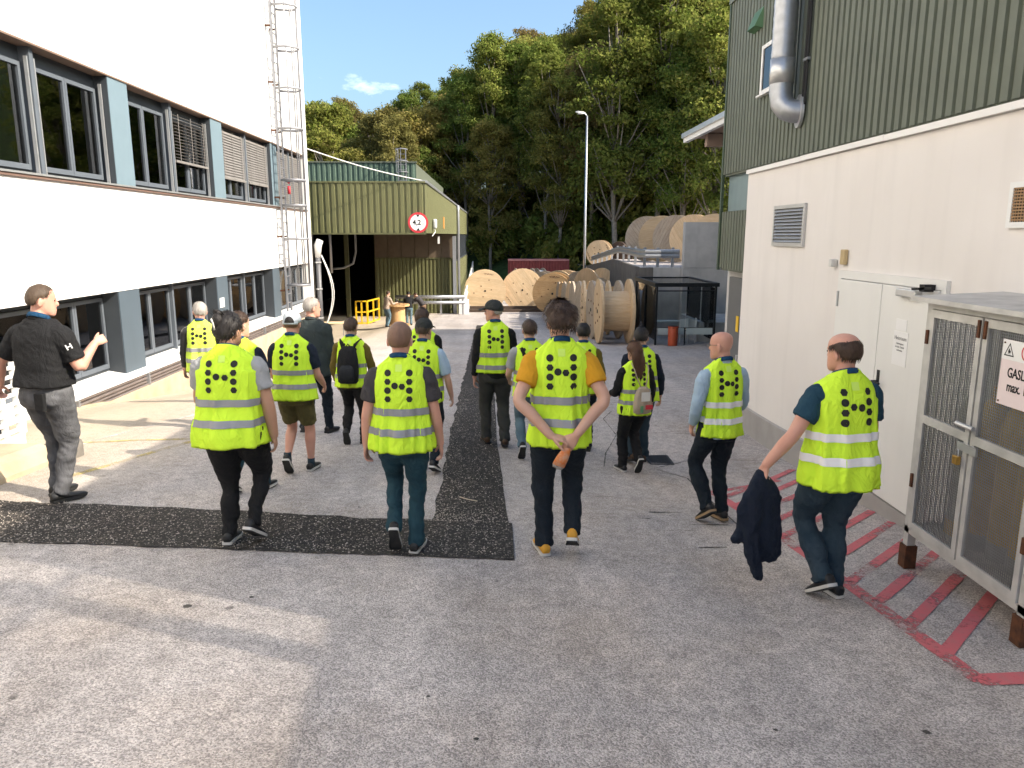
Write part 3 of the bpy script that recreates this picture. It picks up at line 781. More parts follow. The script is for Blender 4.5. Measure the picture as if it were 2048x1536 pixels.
# columns, downpipe and hanging pipes
wpart(MB().box(CX - .25, CX - .02, CB - .5, CB - .25, -3.6, 2.0), "corner_column", M_galv, cb, cM)
for (x, y, w_, m_) in ((-8.6, 44, .22, M_olived), (-9.6, 40, .12, M_galv), (-8.9, 33.2, .14, M_galv)):
    wpart(MB().box(x - w_ / 2, x + w_ / 2, y - w_ / 2, y + w_ / 2, gz(x, y), 3.8), "column", m_, cb, cM)
wpart(MB().tube([(CX + .14, CB - .1, CTOP + .02), (CX + .15, CB - .1, CTOP - .35), (CX + .15, CB - .1, gz(0, CB))], .10, 10), "downpipe", M_galv, cb, cM, smooth=True)
for (x, y, za, zb, r) in ((-8.05, 31.4, 3.6, .2, .07), (-7.8, 31.3, 3.6, -.2, .05), (-7.35, 34, 3.7, .4, .06), (-8.35, 32, 3.6, 1.2, .09)):
    wpart(MB().tube([(x, y, za), (x, y, zb)], r, 8), "hanging_pipe", M_rust if r > .06 else M_galv, cb, cM, smooth=True)
b = MB().tube([(-6.7, 36, 3.8), (-6.6, 36, 2.4), (-6.6, 36, 1.3), (-6.75, 36, .75), (-7.2, 36, .55), (-7.7, 36, .5)], .05, 8)
wpart(b, "hanging_hose", mat("hose_grey", (.3, .3, .3), .6), cb, cM, smooth=True)
wpart(MB().box(-3.05, -2.95, 40.0, 40.05, 1.62, 2.0), "notice", M_signwhite, cb, cM)
# small wall lamp with cable on the side face
wl = wpart(MB().bbox(CX + .05, CX + .22, 33.4, 33.75, 2.35, 2.75, .05), "bulkhead_lamp", M_cable, cb, cM, smooth=True)
wpart(MB().tube([(CX + .12, 33.5, 2.36), (CX + .16, 33.4, 2.2), (CX + .05, 33.0, 2.02)], .02, 6), "lamp_cable", M_cable, wl, cM)
wpart(MB().box(CX + .04, CX + .07, 40.2, 40.7, 2.4, 3.0), "orange_plate", mat("orange_faded", (.6, .28, .07), .6), cb, cM)

# hall behind
hb_ = thing("rear_hall", "green ribbed hall rising behind the olive canopy roof", "building", (-4.6, 45, CTOP))
hM = at(hb_)
wpart(rib_sheet((-20, 45, 0), (1, 0, 0), 15.4, CTOP, 6.15, (0, -1, 0), .3, .05, .45, .12), "front_cladding", mat("cladding_teal_green", (.085, .13, .095), .55, var=.15, streak=.2), hb_, hM)
wpart(MB().box(-20, -4.62, 45.01, 68, CTOP, 6.12), "hall_body", M_green, hb_, hM)
wpart(MB().box(-20, -4.55, 44.9, 45.2, 6.15, 6.22), "capping", M_green, hb_, hM)
rl = thing("roof_ladder", "small caged ladder standing on the canopy roof before the green hall", "ladder", (-5.35, 44.6, CTOP))
for x in (-.22, .22): MB().box(x - .025, x + .025, -.02, .02, 0, 2.8).build("stringer", M_ladder, rl)
r2 = MB().box(-.2, .2, -.015, .015, -.015, .015).mesh("rung", M_ladder)
for i in range(9): piece("rung", r2, rl, (0, 0, .2 + i * .29))
for z in (1.5, 2.1, 2.75): MB().tube([(-.22, 0, z)] + [(-.34 * math.cos(a), -.1 - .5 * math.sin(a), z) for a in frange(0, PI, PI / 8)] + [(.22, 0, z)], .03, 5).build("hoop", M_ladder, rl)
for a in (.6, 1.57, 2.5): MB().box(-.34 * math.cos(a) - .015, -.34 * math.cos(a) + .015, -.1 - .5 * math.sin(a), -.07 - .5 * math.sin(a), 1.5, 2.8).build("cage_bar", M_ladder, rl)
# overhead line
pts = [Vector((XL + .02, 28.4, 5.15)).lerp(Vector((CX - .1, CY + .3, CTOP + .1)), t) - Vector((0, 0, .10 * math.sin(PI * t))) for t in frange(0, 1, .05)]
MB().tube(pts, .022, 6).build("overhead_cable", M_cable, smooth=True, label="white cable slung from the white building to the canopy corner", cat="cable")

# height limit sign
sg = thing("height_sign", "round red and white 4,2 m height limit sign on the canopy fascia", "sign", (-3.08, CY - .06, 2.55))
def disc(r, n=40): return [(r * math.cos(2 * PI * i / n), r * math.sin(2 * PI * i / n)) for i in range(n)]
MB().prism(disc(.40), lambda x, z: (x, -.0, z), lambda x, z: (x, -.02, z)).build("red_ring", M_red, sg)
MB().prism(disc(.315), lambda x, z: (x, -.021, z), lambda x, z: (x, -.026, z)).build("white_face", M_signwhite, sg)
for s in (1, -1):
    MB().prism([(-.07, s * .31), (.07, s * .31), (0, s * .20)][::s], lambda x, z: (x, -.027, z), lambda x, z: (x, -.031, z)).build("arrow", M_ink, sg)
text_mesh("figures", "4,2", .27, M_ink, sg, frame_mat((1, 0, 0), (0, 0, 1), (-.05, -.029, .0)), bold=.008)
text_mesh("unit", "m", .10, M_ink, sg, frame_mat((1, 0, 0), (0, 0, 1), (.20, -.029, -.05)))

# ================================================================== RIGHT BUILDING
XR = 3.72
rb = thing("boiler_house", "cream rendered building with dark green ribbed upper storey, right of the ramp", "building", (XR, 11.35, -.8))
rM = at(rb)
wpart(MB().box(XR, XR + 6, -10, 11.35, -1.5, 2.94), "rendered_wall", M_render2, rb, rM)
wpart(MB().box(XR + .05, XR + 6, -10, 2.5, 2.94, 3.5), "sun_gap_roof", M_render2, rb, rM)  # unseen roof, kept low so that a sun patch falls on the yard
wpart(rib_sheet((XR + .02, 12.65, 0), (0, -1, 0), 10.1, 3.03, 5.62, (-1, 0, 0), .137, .024, .60, .06), "ribbed_cladding", M_green, rb, rM)
wpart(MB().box(XR + .024, XR + 6, 2.55, 12.64, 3.0, 5.60), "upper_storey", M_green, rb, rM)
wpart(MB().box(XR - .03, XR + 6, 2.53, 12.68, 5.62, 5.70), "roof_edge", M_green, rb, rM)
fl = MB().box(-.045, .03, -.99, .99, 0, .055).mesh("ledge_flashing", M_render)
for i in range(11):
    piece("ledge_flashing", fl, rb, Vector((XR, 10.34 - i * 1.99, 2.945 + .004 * (i % 2))) - rb.location)
wpart(MB().box(XR - .02, XR + .02, 12.60, 12.67, 1.5, 5.62), "corner_trim", M_greenl, rb, rM)
wpart(MB().box(XR + .10, XR + 6, 11.352, 12.6, 2.40, 3.02), "translucent_strip", M_bluepoly, rb, rM)
wpart(rib_sheet((XR + .03, 12.64, 0), (0, -1, 0), 1.28, 1.53, 2.44, (-1, 0, 0), .137, .024, .60, .06), "low_cladding", M_green, rb, rM)
wpart(MB().box(XR + .04, XR + 6, 11.352, 12.63, 1.50, 2.39), "low_cladding_core", M_green, rb, rM)
wpart(MB().box(XR + .18, XR + 6, 11.352, 12.62, -1.5, 1.50), "concrete_wall", M_concrete, rb, rM)
# grey side door in the set-back bay
d2 = wpart(MB().box(XR + .13, XR + .178, 11.55, 12.40, -.95, 1.40), "side_door", mat("door_dark_grey", (.10, .105, .11), .5), rb, rM)
wpart(MB().box(XR + .12, XR + .129, 11.80, 11.92, .55, .80), "yellow_notice", M_yellow, d2, rM)
wpart(MB().box(XR + .08, XR + .129, 11.66, 11.72, .1, .2), "handle", M_alu, d2, rM)
# grey foot of the wall following the slope
b = MB(); b.loft([[(XR - .03, y, gz(XR, y) - .1), (XR - .03, y, gz(XR, y) + .36), (XR - .002, y, gz(XR, y) + .375), (XR - .002, y, gz(XR, y) - .1)] for y in frange(8.12, 11.33, .4)])
wpart(b, "plinth", M_plinthgrey, rb, rM)
b = MB(); b.loft([[(XR - .05, y, gz(XR, y) - .1), (XR - .05, y, -.42), (XR - .002, y, -.415), (XR - .002, y, gz(XR, y) - .1)] for y in frange(5.4, 8.1, .45)])
wpart(b, "threshold", M_plinthgrey, rb, rM)
# white double door
dr = wpart(MB().box(XR - .035, XR - .001, 8.0, 8.07, -.41, 1.70).box(XR - .035, XR - .001, 6.10, 6.17, -.41, 1.70).box(XR - .035, XR - .001, 6.17, 8.0, 1.62, 1.70), "double_door", M_whitedoor, rb, rM)
wpart(MB().bbox(XR - .05, XR - .004, 7.105, 7.995, -.40, 1.612, .004), "leaf", M_whitedoor, dr, rM)
wpart(MB().bbox(XR - .05, XR - .004, 6.175, 7.095, -.40, 1.612, .004), "leaf", M_whitedoor, dr, rM)
for z in (1.32, .0): wpart(MB().tube([(XR - .055, 8.01, z), (XR - .055, 8.01, z + .16)], .014, 8), "hinge", M_alu, dr, rM)
wpart(MB().box(XR - .06, XR - .051, 6.99, 7.03, .55, .80).tube([(XR - .05, 7.01, .69), (XR - .11, 7.01, .69)], .012, 8).tube([(XR - .11, 7.02, .69), (XR - .11, 6.88, .69)], .012, 8), "handle", M_rubber, dr, rM)
wpart(MB().bbox(XR - .11, XR - .051, 6.42, 6.75, 1.53, 1.60, .01), "door_closer", M_alu, dr, rM)
wpart(MB().bar((XR - .12, 6.45, 1.61), (XR - .12, 6.15, 1.64), .02, .02).box(XR - .13, XR - .036, 6.25, 6.33, 1.60, 1.66), "closer_arm", M_rubber, dr, rM)
n1 = wpart(MB().box(XR - .054, XR - .0505, 6.60, 6.78, 1.22, 1.32), "notice", M_signwhite, dr, rM)
n2 = wpart(MB().box(XR - .054, XR - .0505, 6.56, 6.80, .90, 1.21), "notice", M_signwhite, dr, rM)
SY = lambda y, z: frame_mat((0, -1, 0), (0, 0, 1), rM @ Vector((XR - .055, y, z)))
text_mesh("lettering", "Heizraum", .052, mat("grey_ink", (.22, .22, .22), .7), n2, SY(6.68, 1.15))
for i, (t, z) in enumerate((("Unbefugten", 1.10), ("ist der Zutritt", 1.07), ("verboten", 1.04))):
    text_mesh("lettering", t, .026, MATS["grey_ink"], n2, SY(6.68, z))
# louvred vent
v1 = wpart(MB().box(XR - .035, XR - .001, 9.12, 10.14, 2.40, 2.445).box(XR - .035, XR - .001, 9.12, 10.14, 1.93, 1.975).box(XR - .035, XR - .001, 9.12, 9.165, 1.975, 2.40).box(XR - .035, XR - .001, 10.095, 10.14, 1.975, 2.40), "louvre_vent", M_alu, rb, rM)
wpart(MB().box(XR - .006, XR - .002, 9.165, 10.095, 1.975, 2.40), "vent_back", M_dark, v1, rM)
sl = MB().add([(-.004, -.46, .02), (-.034, -.46, -.012), (-.034, .46, -.012), (-.004, .46, .02), (-.004, -.46, .024), (-.034, -.46, -.008), (-.034, .46, -.008), (-.004, .46, .024)],
              [(0, 1, 2, 3), (7, 6, 5, 4), (0, 4, 5, 1), (2, 6, 7, 3), (1, 5, 6, 2)]).mesh("slat", M_alu)
for i in range(10): piece("slat", sl, v1, Vector((XR - .003, 9.63, 1.995 + i * .042)) - rb.location)
v2 = wpart(MB().box(XR - .03, XR - .001, 4.60, 5.48, 2.40, 2.44).box(XR - .03, XR - .001, 4.60, 5.48, 2.12, 2.16).box(XR - .03, XR - .001, 4.60, 4.64, 2.16, 2.40).box(XR - .03, XR - .001, 5.44, 5.48, 2.16, 2.40), "mesh_vent", M_white, rb, rM)
wpart(MB().box(XR - .006, XR - .002, 4.64, 5.44, 2.16, 2.40), "vent_back", M_dark, v2, rM)
b = MB()
for y in frange(4.65, 5.43, .03): b.box(XR - .02, XR - .016, y, y + .008, 2.16, 2.40)
for z in frange(2.17, 2.39, .022): b.box(XR - .025, XR - .021, 4.64, 5.44, z, z + .011)
wpart(b, "grille", mat("grille_brown", (.33, .20, .10), .6), v2, rM)
wpart(MB().bbox(XR - .07, XR - .001, 8.19, 8.27, 1.73, 1.81, .012), "sensor_box", M_cable, rb, rM)
wpart(MB().bbox(XR - .05, XR - .001, 7.95, 8.05, 1.76, 1.92, .012), "wall_lamp", mat("lamp_tan", (.48, .36, .19), .5), rb, rM)
# small window in the green cladding
sw = wpart(MB().box(XR - .04, XR + .01, 10.2, 10.98, 3.98, 4.03).box(XR - .04, XR + .01, 10.2, 10.98, 4.57, 4.62).box(XR - .04, XR + .01, 10.92, 10.98, 4.03, 4.57).box(XR - .04, XR + .01, 10.2, 10.25, 4.03, 4.57), "small_window", M_white, rb, rM)
wpart(MB().box(XR - .026, XR - .024, 10.25, 10.92, 4.03, 4.57), "pane", M_glass, sw, rM)
wpart(MB().box(XR - .07, XR, 10.15, 11.04, 3.955, 3.978), "sill", M_white, sw, rM)
wpart(MB().add([(XR - .003, 11.1, 5.18), (XR - .003, 11.48, 5.18), (XR - .003, 11.1, 4.90), (XR - .003, 11.48, 4.90), (XR - .11, 11.14, 4.93), (XR - .11, 11.46, 4.93)],
     [(0, 1, 5, 4), (0, 4, 2), (1, 3, 5), (2, 4, 5, 3), (0, 2, 3, 1)]), "cowl", mat("cowl_green", (.07, .16, .07), .5), rb, rM)
# added out-of-view stack whose shadow splits the sun patch on the yard
vs = thing("shadow_band_stack", "added steel stack, out of view, casting a shadow band across the sun patch", "vent", (XR + .4, 1.95, 3.5))
MB().tube([(0, 0, 0), (0, 0, 1.9)], .10, 12).build("pipe", M_galv, vs, True)
MB().tube([(0, 0, 1.9), (0, 0, 2.0), (0, 0, 2.12)], [.18, .18, .04], 12).build("rain_cap", M_galv, vs)

# added out-of-view slats thin the sun to mimic light reflected off windows
ps = thing("sun_thinning_screen", "added slatted steel screen, out of view, thinning the sunlight beside the green storey", "screen", (XR + .15, 2.545, 3.5))
b = MB()
for i in range(250): b.box(-.012, .012, -i * .046 - .023, -i * .046, 0, 3.2)
b.build("slats", M_galv, ps, kind="stuff")
for z in (.05, 1.6, 3.15): MB().box(.013, .05, -11.5, .02, z - .03, z + .03).build("rail", M_galv, ps)

# spiral duct
du = thing("spiral_duct", "shiny galvanised spiral duct bending into the green ribbed wall", "duct", (XR - .20, 9.70, 3.64))
pts, rs = [], []
for z in frange(3.3, .52, .0347):
    pts.append((0, 0, z)); k = (z / .139) % 1.0; rs.append(.142 + (.005 if k < .25 else 0))
MB().tube(pts, rs, 24).build("spiral_pipe", M_galv, du, True)
MB().tube([(0, 0, .54), (0, 0, .25)], .148, 24).build("coupling", M_alu, du, True)
b = MB()
seg = [(0, 0, .26), (0, 0, .14), (.01, -.04, .02), (.05, -.10, -.06), (.12, -.14, -.09), (.21, -.16, -.09)]
b.tube(seg, [.142, .142, .140, .138, .137, .137], 24)
smooth_by_angle(b.build("elbow", M_galv, du), 50)
MB().tube([(.165, -.155, -.09), (.198, -.16, -.09)], .195, 24, ref=(0, 0, 1)).build("wall_flange", M_alu, du)
cd = thing("cable_conduit", "thin dark conduits running down the green wall beside the duct", "conduit", (XR - .03, 9.36, 3.6))
for y in (0, .07): MB().tube([(0, y, 0), (0, y, 2.1)], .016, 6).build("conduit", M_rubber, cd)
for z in (.5, 1.4): MB().box(-.02, .02, -.03, .10, z, z + .03).build("clip", M_galv, cd)

# tall hall far right behind (casts the yard's shade), with a roof slab towards the yard
th = thing("tall_hall", "hall behind the boiler house whose white edged roof slab juts out over the yard", "building", (11, 13, -1))
tM = at(th)
wpart(MB().box(11.0, 26, 5.0, 29.4, -2, 9.2), "hall_body", M_green, th, tM)
wpart(rib_sheet((10.99, 29.4, 0), (0, -1, 0), 24.2, .6, 9.1, (-1, 0, 0), .25, .04), "ribbed_cladding", M_green, th, tM)
wpart(MB().box(5.42, 11, 15.8, 21.9, 4.72, 4.78), "roof_slab", mat("soffit_brown", (.30, .22, .18), .8), th, tM)
wpart(MB().box(5.30, 5.42, 15.8, 22.0, 4.62, 4.82), "roof_edge", M_white, th, tM)
wpart(MB().box(5.24, 5.30, 15.8, 22.0, 4.74, 4.86), "edge_capping", M_alu, th, tM)
wpart(MB().box(5.6, 11, 20.6, 20.85, 4.38, 4.70), "roof_beam", mat("beam_brown", (.30, .22, .18), .8), th, tM)

# ================================================================== YARD OBJECTS
# ---- raised yard and its retaining wall
def xl(y): return lerp2([(30.2, 5.75), (41, 6.6), (50, 7.0), (62, 7.4)], y)
def zr(y): return lerp2([(30, .80), (42, .75), (62, -.45), (75, -2.4)], y)
b = MB(); ys = frange(30.2, 74, 1.0)
b.loft([[(xl(y), y, gz(9, y) - .5), (xl(y), y, zr(y)), (40, y, zr(y)), (40, y, gz(9, y) - .5)] for y in ys])
b.build("raised_yard", M_asphalt, kind="structure")
rw = thing("retaining_wall", "dark stained concrete retaining wall behind the glass shelter", "wall", (5.7, 30.1, -1.95))
rwM = at(rw)
for i in range(3):
    wpart(MB().box(5.70 + i * .55, 6.245 + i * .55, 30.0 - .004 * (i % 2), 30.195, -2.1, .80), "wall_panel", M_concdark if i == 0 else M_concrete, rw, rwM)
b = MB(); b.loft([[(xl(y) - .16, y, gz(6, y) - .2), (xl(y) - .16, y, zr(y) + .02), (xl(y) - .004, y, zr(y) + .02), (xl(y) - .004, y, gz(6, y) - .2)] for y in frange(30.3, 60, 1)])
wpart(b, "side_wall", M_concdark, rw, rwM)
cw = thing("concrete_wall", "pale board-marked concrete wall block with drums above, right of the retaining wall", "wall", (7.4, 29.9, -1.9))
cwM = at(cw)
wpart(MB().box(7.38, 9.6, 29.7, 30.05, .80, 2.56), "upper_slab", M_concrete, cw, cwM)
wpart(MB().box(7.36, 9.8, 29.68, 30.19, -2.1, .79), "lower_slab", M_concrete, cw, cwM)
wpart(MB().box(7.30, 9.8, 26.6, 29.67, -2.1, -1.0), "foot", M_concrete, cw, cwM)
pl = thing("concrete_pier", "bare concrete pier between the glass shelter and the grey side door", "pier", (5.35, 16.2, -1.1))
MB().bbox(0, .42, 0, 1.2, -.3, 2.55, .015).build("pier_body", M_concrete, pl)

# ---- steel guard rail on the raised yard
gr_ = thing("guard_rail", "grey steel guard rail curving along the edge of the raised yard", "guard rail", (5.9, 30.35, .8))
gM = at(gr_)
path = [(7.35, 30.35), (6.6, 30.34), (6.05, 30.6), (5.98, 31.6)] + [(xl(y) + .12, y) for y in frange(33, 59, 2)]
beam = lambda x, y, h: (x, y, zr(y) + h)
b = MB()
for dz, r in ((.62, .085), (.45, .085)): b.tube([beam(x, y, dz) for x, y in path], r, 8, ell=(1.0, .45), ref=(0, 0, 1))
wpart(b, "beam", M_galv, gr_, gM)
pmesh = MB().box(-.05, .05, -.05, .05, -.02, .78).mesh("post", M_galv)
for (x, y) in [(7.1, 30.45), (6.5, 30.45), (6.08, 31.0)] + [(xl(y) + .2, y) for y in frange(34, 58, 3)]:
    piece("post", pmesh, gr_, Vector((x, y, zr(y))) - gr_.location)

# ---- cable drums
def flange_mesh(Rr, th, m, name="flange"):
    b = MB(); w = .155; n = int(math.ceil(2 * Rr / w)); w = 2 * Rr / n
    for i in range(n):
        a = -Rr + i * w + .004; c = a + w - .008; z = th / 2 + (.004 if i % 2 else 0)
        arc = [(math.sqrt(max(0.0, Rr * Rr - y * y)), y) for y in frange(a, c, max(.02, (c - a) / 4))]
        poly = [(x, y) for x, y in arc] + [(-x, y) for x, y in reversed(arc)]
        b.prism(poly, lambda x, y: (x, y, -z), lambda x, y: (x, y, z))
    Ri = Rr - .012
    b.prism([(Ri * math.cos(2 * PI * i / 40), Ri * math.sin(2 * PI * i / 40)) for i in range(40)], lambda x, y: (x, y, -th * .3), lambda x, y: (x, y, th * .3))
    return b.mesh(name, m)
_fl = {}; _bar = {}
bolt_me = MB().prism(disc(.042, 10), lambda x, y: (x, y, 0), lambda x, y: (x, y, .016)).mesh("bolt", M_rust)
hub_me = MB().prism(disc(.07, 14), lambda x, y: (x, y, 0), lambda x, y: (x, y, .02)).mesh("spindle_plate", M_ink)
def stencil():
    b = MB(); rs_ = random.Random(3); x = 0
    for i in range(9):
        w_ = rs_.uniform(.035, .07); b.box(x, x + .018, -.05, .05, 0, .004); b.box(x + .018, x + w_, rs_.choice((-.05, .03, -.01)), rs_.choice((-.03, .05, .012)) + .01, 0, .004); x += w_ + .035
    return b.mesh("stencil_mark", mat("stencil_brown", (.12, .055, .025), .8))
stencil_me = stencil()
def drum(x, y, z, Rr, wd, yaw, wood, label, barrel=None, spin=0.0, bolts=True, group="cable drums in the yard", rbk=.62, upright=False, marks=True):
    t = thing("cable_drum", label, "cable drum", (x, y, z), R(yaw), group)
    k = (round(Rr, 2), wood.name)
    if k not in _fl: _fl[k] = flange_mesh(Rr, .085, wood)
    kb_ = (round(Rr, 2), round(wd, 2), wood.name, barrel.name if barrel else "")
    if kb_ not in _bar:
        b = MB(); ns = 30; rr = Rr * rbk
        for i in range(ns):
            a0 = 2 * PI * i / ns + .006; a1 = 2 * PI * (i + 1) / ns - .006
            q = [(rr * math.cos(a0), rr * math.sin(a0)), (rr * math.cos(a1), rr * math.sin(a1)), ((rr - .05) * math.cos(a1), (rr - .05) * math.sin(a1)), ((rr - .05) * math.cos(a0), (rr - .05) * math.sin(a0))]
            b.prism(q, lambda u, v: (-wd / 2, u, v), lambda u, v: (wd / 2, u, v))
        b.prism([((rr - .03) * math.cos(2 * PI * i / 30), (rr - .03) * math.sin(2 * PI * i / 30)) for i in range(30)], lambda u, v: (-wd / 2, u, v), lambda u, v: (wd / 2, u, v))
        _bar[kb_] = b.mesh("barrel", barrel or wood)
    rot0 = (0, R(90), 0) if not upright else (0, 0, 0)
    o = bpy.data.objects.new("barrel", _bar[kb_]); link(o, t)
    o.location = (0, 0, Rr if not upright else wd / 2 + .085)
    if upright: o.rotation_euler = (0, R(90), 0)
    for s in (-1, 1):
        if upright: loc, rot = (0, 0, wd / 2 + .085 + s * (wd / 2 + .043)), (0 if s > 0 else PI, 0, spin)
        else: loc, rot = (s * (wd / 2 + .043), 0, Rr), (0, R(90) * s, 0)
        f = piece("flange", _fl[k], t, loc, rot)
        f.rotation_mode = 'XYZ'
        if not upright:
            Mq = Matrix.Rotation(R(90) * s, 4, 'Y') @ Matrix.Rotation(spin + (0 if s < 0 else .4), 4, 'Z'); f.rotation_euler = Mq.to_euler()
        if bolts and s == -1 or upright and s == 1:
            piece("spindle_plate", hub_me, f, (0, 0, .044))
            for q in range(6):
                a = q * PI / 3 + .3; rr_ = Rr * (.30 if q % 2 else .55); piece("bolt", bolt_me, f, (rr_ * math.cos(a), rr_ * math.sin(a), .044))
            if marks:
                piece("stencil_mark", stencil_me, f, (-Rr * .30, -Rr * .82, .047)); piece("stencil_mark", stencil_me, f, (-Rr * .25, Rr * .80, .047))
    return t
drum(-.86, 58.0, gz(0, 58) + .02, 1.58, .9, 92, M_wood, "big pale drum facing the yard, leftmost, behind the black-capped man", spin=1.45)
drum(2.05, 58.6, gz(0, 58) + .02, 1.60, .9, 86, M_wood, "big pale drum facing the yard, second from the left with tilted planks", spin=.62)
drum(4.05, 52.5, gz(0, 52), 1.42, 1.1, 74, M_woodorange, "orange streaked drum with upright planks, third of the drums facing the yard", spin=1.52)
ORD = ['first', 'second', 'third', 'fourth', 'fifth', 'sixth', 'seventh', 'eighth', 'ninth']
A = [(4.10, 26.1, 0, M_wood), (4.14, 28.45, 3, M_woodgrey), (4.08, 30.75, -2, M_wood), (4.16, 33.1, 3, M_woodgrey), (4.10, 35.4, 2, M_woodgrey), (4.18, 37.7, 4, M_wood), (4.14, 40.0, 3, M_woodgrey), (4.20, 42.3, 5, M_woodorange), (4.22, 44.6, 3, M_woodgrey)]
for i, (x, y, a, w_) in enumerate(A):
    drum(x, y, gz(x, y) + .01, 1.10 if i else 1.12, .92 if i else .96, a, w_, "nearest cable drum with bare wooden barrel, end of the drum row beside the glass shelter" if i == 0 else
         ORD[i] + " cable drum from the near end of the long row seen edge on", barrel=M_woodwrap if i == 3 else None, spin=i * .7, bolts=(i < 3), group="cable drums in the long row" if i else "cable drums in the yard", marks=False)
for i, (x, y, Rr, a, w_) in enumerate(((5.75, 44.0, 1.5, 28, M_wood), (5.7, 47.4, 1.45, 30, M_woodgrey), (6.3, 50.6, 1.5, 32, M_woodorange), (4.9, 55.8, 1.55, 52, M_wood), (6.3, 54.4, 1.5, 40, M_woodgrey), (3.9, 63.5, 1.4, 62, M_woodgrey), (5.6, 60, 1.5, 50, M_wood))):
    drum(x, y, gz(x, y), Rr, 1.0, a, w_, ("large pale drum nearest behind the long drum row", "large weathered drum behind the nearest pale one of the block", "large orange brown drum at the foot of the lamp post", "large pale drum right behind the orange streaked drum", "large weathered drum behind the lamp post foot", "large weathered drum before the red container's left half", "large pale drum before the red container's right end")[i], spin=i * .9, bolts=False, group="large drums crowded behind the row")
drum(5.95, 35.4 + .9, gz(6, 36.3), 1.0, .5, 62, M_woodorange, "brown weathered drum wedged between the long row and the retaining wall", bolts=False)
for i, (x, y) in enumerate(((2.1, 69), (3.0, 69.2), (4.0, 69.6))):
    drum(x, y, -3.0, 1.05, .55, 12 + 5 * i, M_woodgrey, ORD[i] + " small white-wound drum from the left before the red container", barrel=M_white, bolts=False, group="small white-wound drums", rbk=.8)
for i, (x, y, w_) in enumerate(((7.75, 38.9, M_woodgrey), (8.25, 37.9, M_wood), (8.75, 36.9, M_woodgrey), (9.35, 35.9, M_wood), (10.05, 34.9, M_wood), (10.9, 33.9, M_wood))):
    drum(x, y, zr(y), 1.12, .34, 60, w_, ORD[i] + " drum from the left in the slanting row on the raised yard", spin=.7 + i, bolts=False, group="drums on the raised yard", rbk=.5)
drum(8.2, 60.0, zr(60), 1.0, .7, 68, M_wood, "single pale drum on the raised yard right behind the lamp post", spin=.4)
drum(10.0, 60.5, zr(60), .95, .6, 40, M_wooddark, "dark weathered drum on the raised yard right of the pale single drum", bolts=False)
drum(10.2, 52.0, zr(52), .85, .5, 30, M_woodgrey, "small grey drum on the raised yard behind the guard rail", bolts=False)
drum(-4.95, 37.6, gz(-5, 37.6), .62, .92, 0, M_woodorange, "upright brown drum used as a table by the three workers", upright=True, bolts=False)
# pallets / blocks under the two big front drums
pb = thing("timber_chock", "long dark timber beam on the ground before the big pale drums", "timber", (.6, 56.1, gz(0, 56)))
MB().bbox(-4.3, 4.2, -.12, .12, 0, .22, .02).build("beam", M_wooddark, pb)
MB().bbox(-2.6, 4.4, .3, .5, .1, .42, .02).build("beam", M_wooddark, pb)

# ---- lamp post
lp = thing("lamp_post", "tall slim grey street lamp rising before the dark wood", "street lamp", (6.15, 52.8, gz(6, 52.8)))
MB().tube([(0, 0, 0), (0, 0, 6), (0, 0, 13.3)], [.10, .085, .06], 12).build("pole", M_galv, lp, True)
MB().tube([(0, 0, 13.25), (-.12, 0, 13.42), (-.22, 0, 13.45)], .045, 8).build("arm", M_galv, lp, True)
h = MB(); h.loft([[(x, -w_, z_ - t_), (x, w_, z_ - t_), (x, w_ * .7, z_ + t_), (x, -w_ * .7, z_ + t_)] for x, w_, z_, t_ in ((-.12, .06, 13.46, .05), (-.3, .12, 13.49, .075), (-.6, .12, 13.53, .07), (-.78, .06, 13.55, .03))])
h.build("lamp_head", M_galvpaint, lp)
MB().box(-.64, -.28, -.09, .09, 13.405, 13.425).build("lens", mat("lamp_lens", (.7, .7, .68), .3), lp)

# ---- red container
ct = thing("shipping_container", "dark red shipping container at the back of the yard under the wood", "container", (4.2, 75, -2.95))
MB().box(-3.0, 3.0, 0, 2.4, 0, 2.62).build("body", M_containerred, ct)
b = rib_sheet((-2.95, -.02, 0), (1, 0, 0), 5.9, .12, 2.50, (0, -1, 0), .28, .04)
b.build("corrugated_side", M_containerred, ct)
MB().box(-3.02, 3.02, -.07, 2.42, 2.52, 2.66).build("top_rail", mat("container_pink", (.55, .22, .2), .6), ct)
for x in (-3.02, 2.9): MB().box(x, x + .12, -.075, .1, 0, 2.52).build("corner_post", M_containerred, ct)
MB().box(-2.55, -2.2, -.068, -.061, 1.3, 1.55).build("mark", M_signwhite, ct)

# ---- glass shelter
sx0, sx1, sy0, sy1 = 5.42, 7.42, 25.3, 29.0
sz = gz(6.4, 25.3); st = .42
sh = thing("glass_shelter", "black framed glass smoking shelter against the retaining wall", "shelter", (sx0, sy0, sz))
sM = at(sh)
for x in (sx0, sx1):
    for y in (sy0, sy1): wpart(MB().box(x - .032, x + .032, y - .032, y + .032, sz, st - .06), "post", M_blackmetal, sh, sM)
wpart(MB().box(sx0 - .045, sx0 + .045, 27.1, 27.19, sz, st - .1), "post", M_blackmetal, sh, sM)
wpart(MB().box(sx0 - .09, sx1 + .09, sy0 - .09, sy0 + .06, st - .06, st + .07).box(sx0 - .09, sx1 + .09, sy1 - .06, sy1 + .09, st - .06, st + .07).box(sx0 - .09, sx0 + .06, sy0 + .06, sy1 - .06, st - .06, st + .07).box(sx1 - .06, sx1 + .09, sy0 + .06, sy1 - .06, st - .06, st + .07), "roof_frame", M_blackmetal, sh, sM)
wpart(MB().box(sx0 + .06, sx1 - .06, sy0 + .06, sy1 - .06, st + .03, st + .045), "roof_pane", M_glass2, sh, sM)
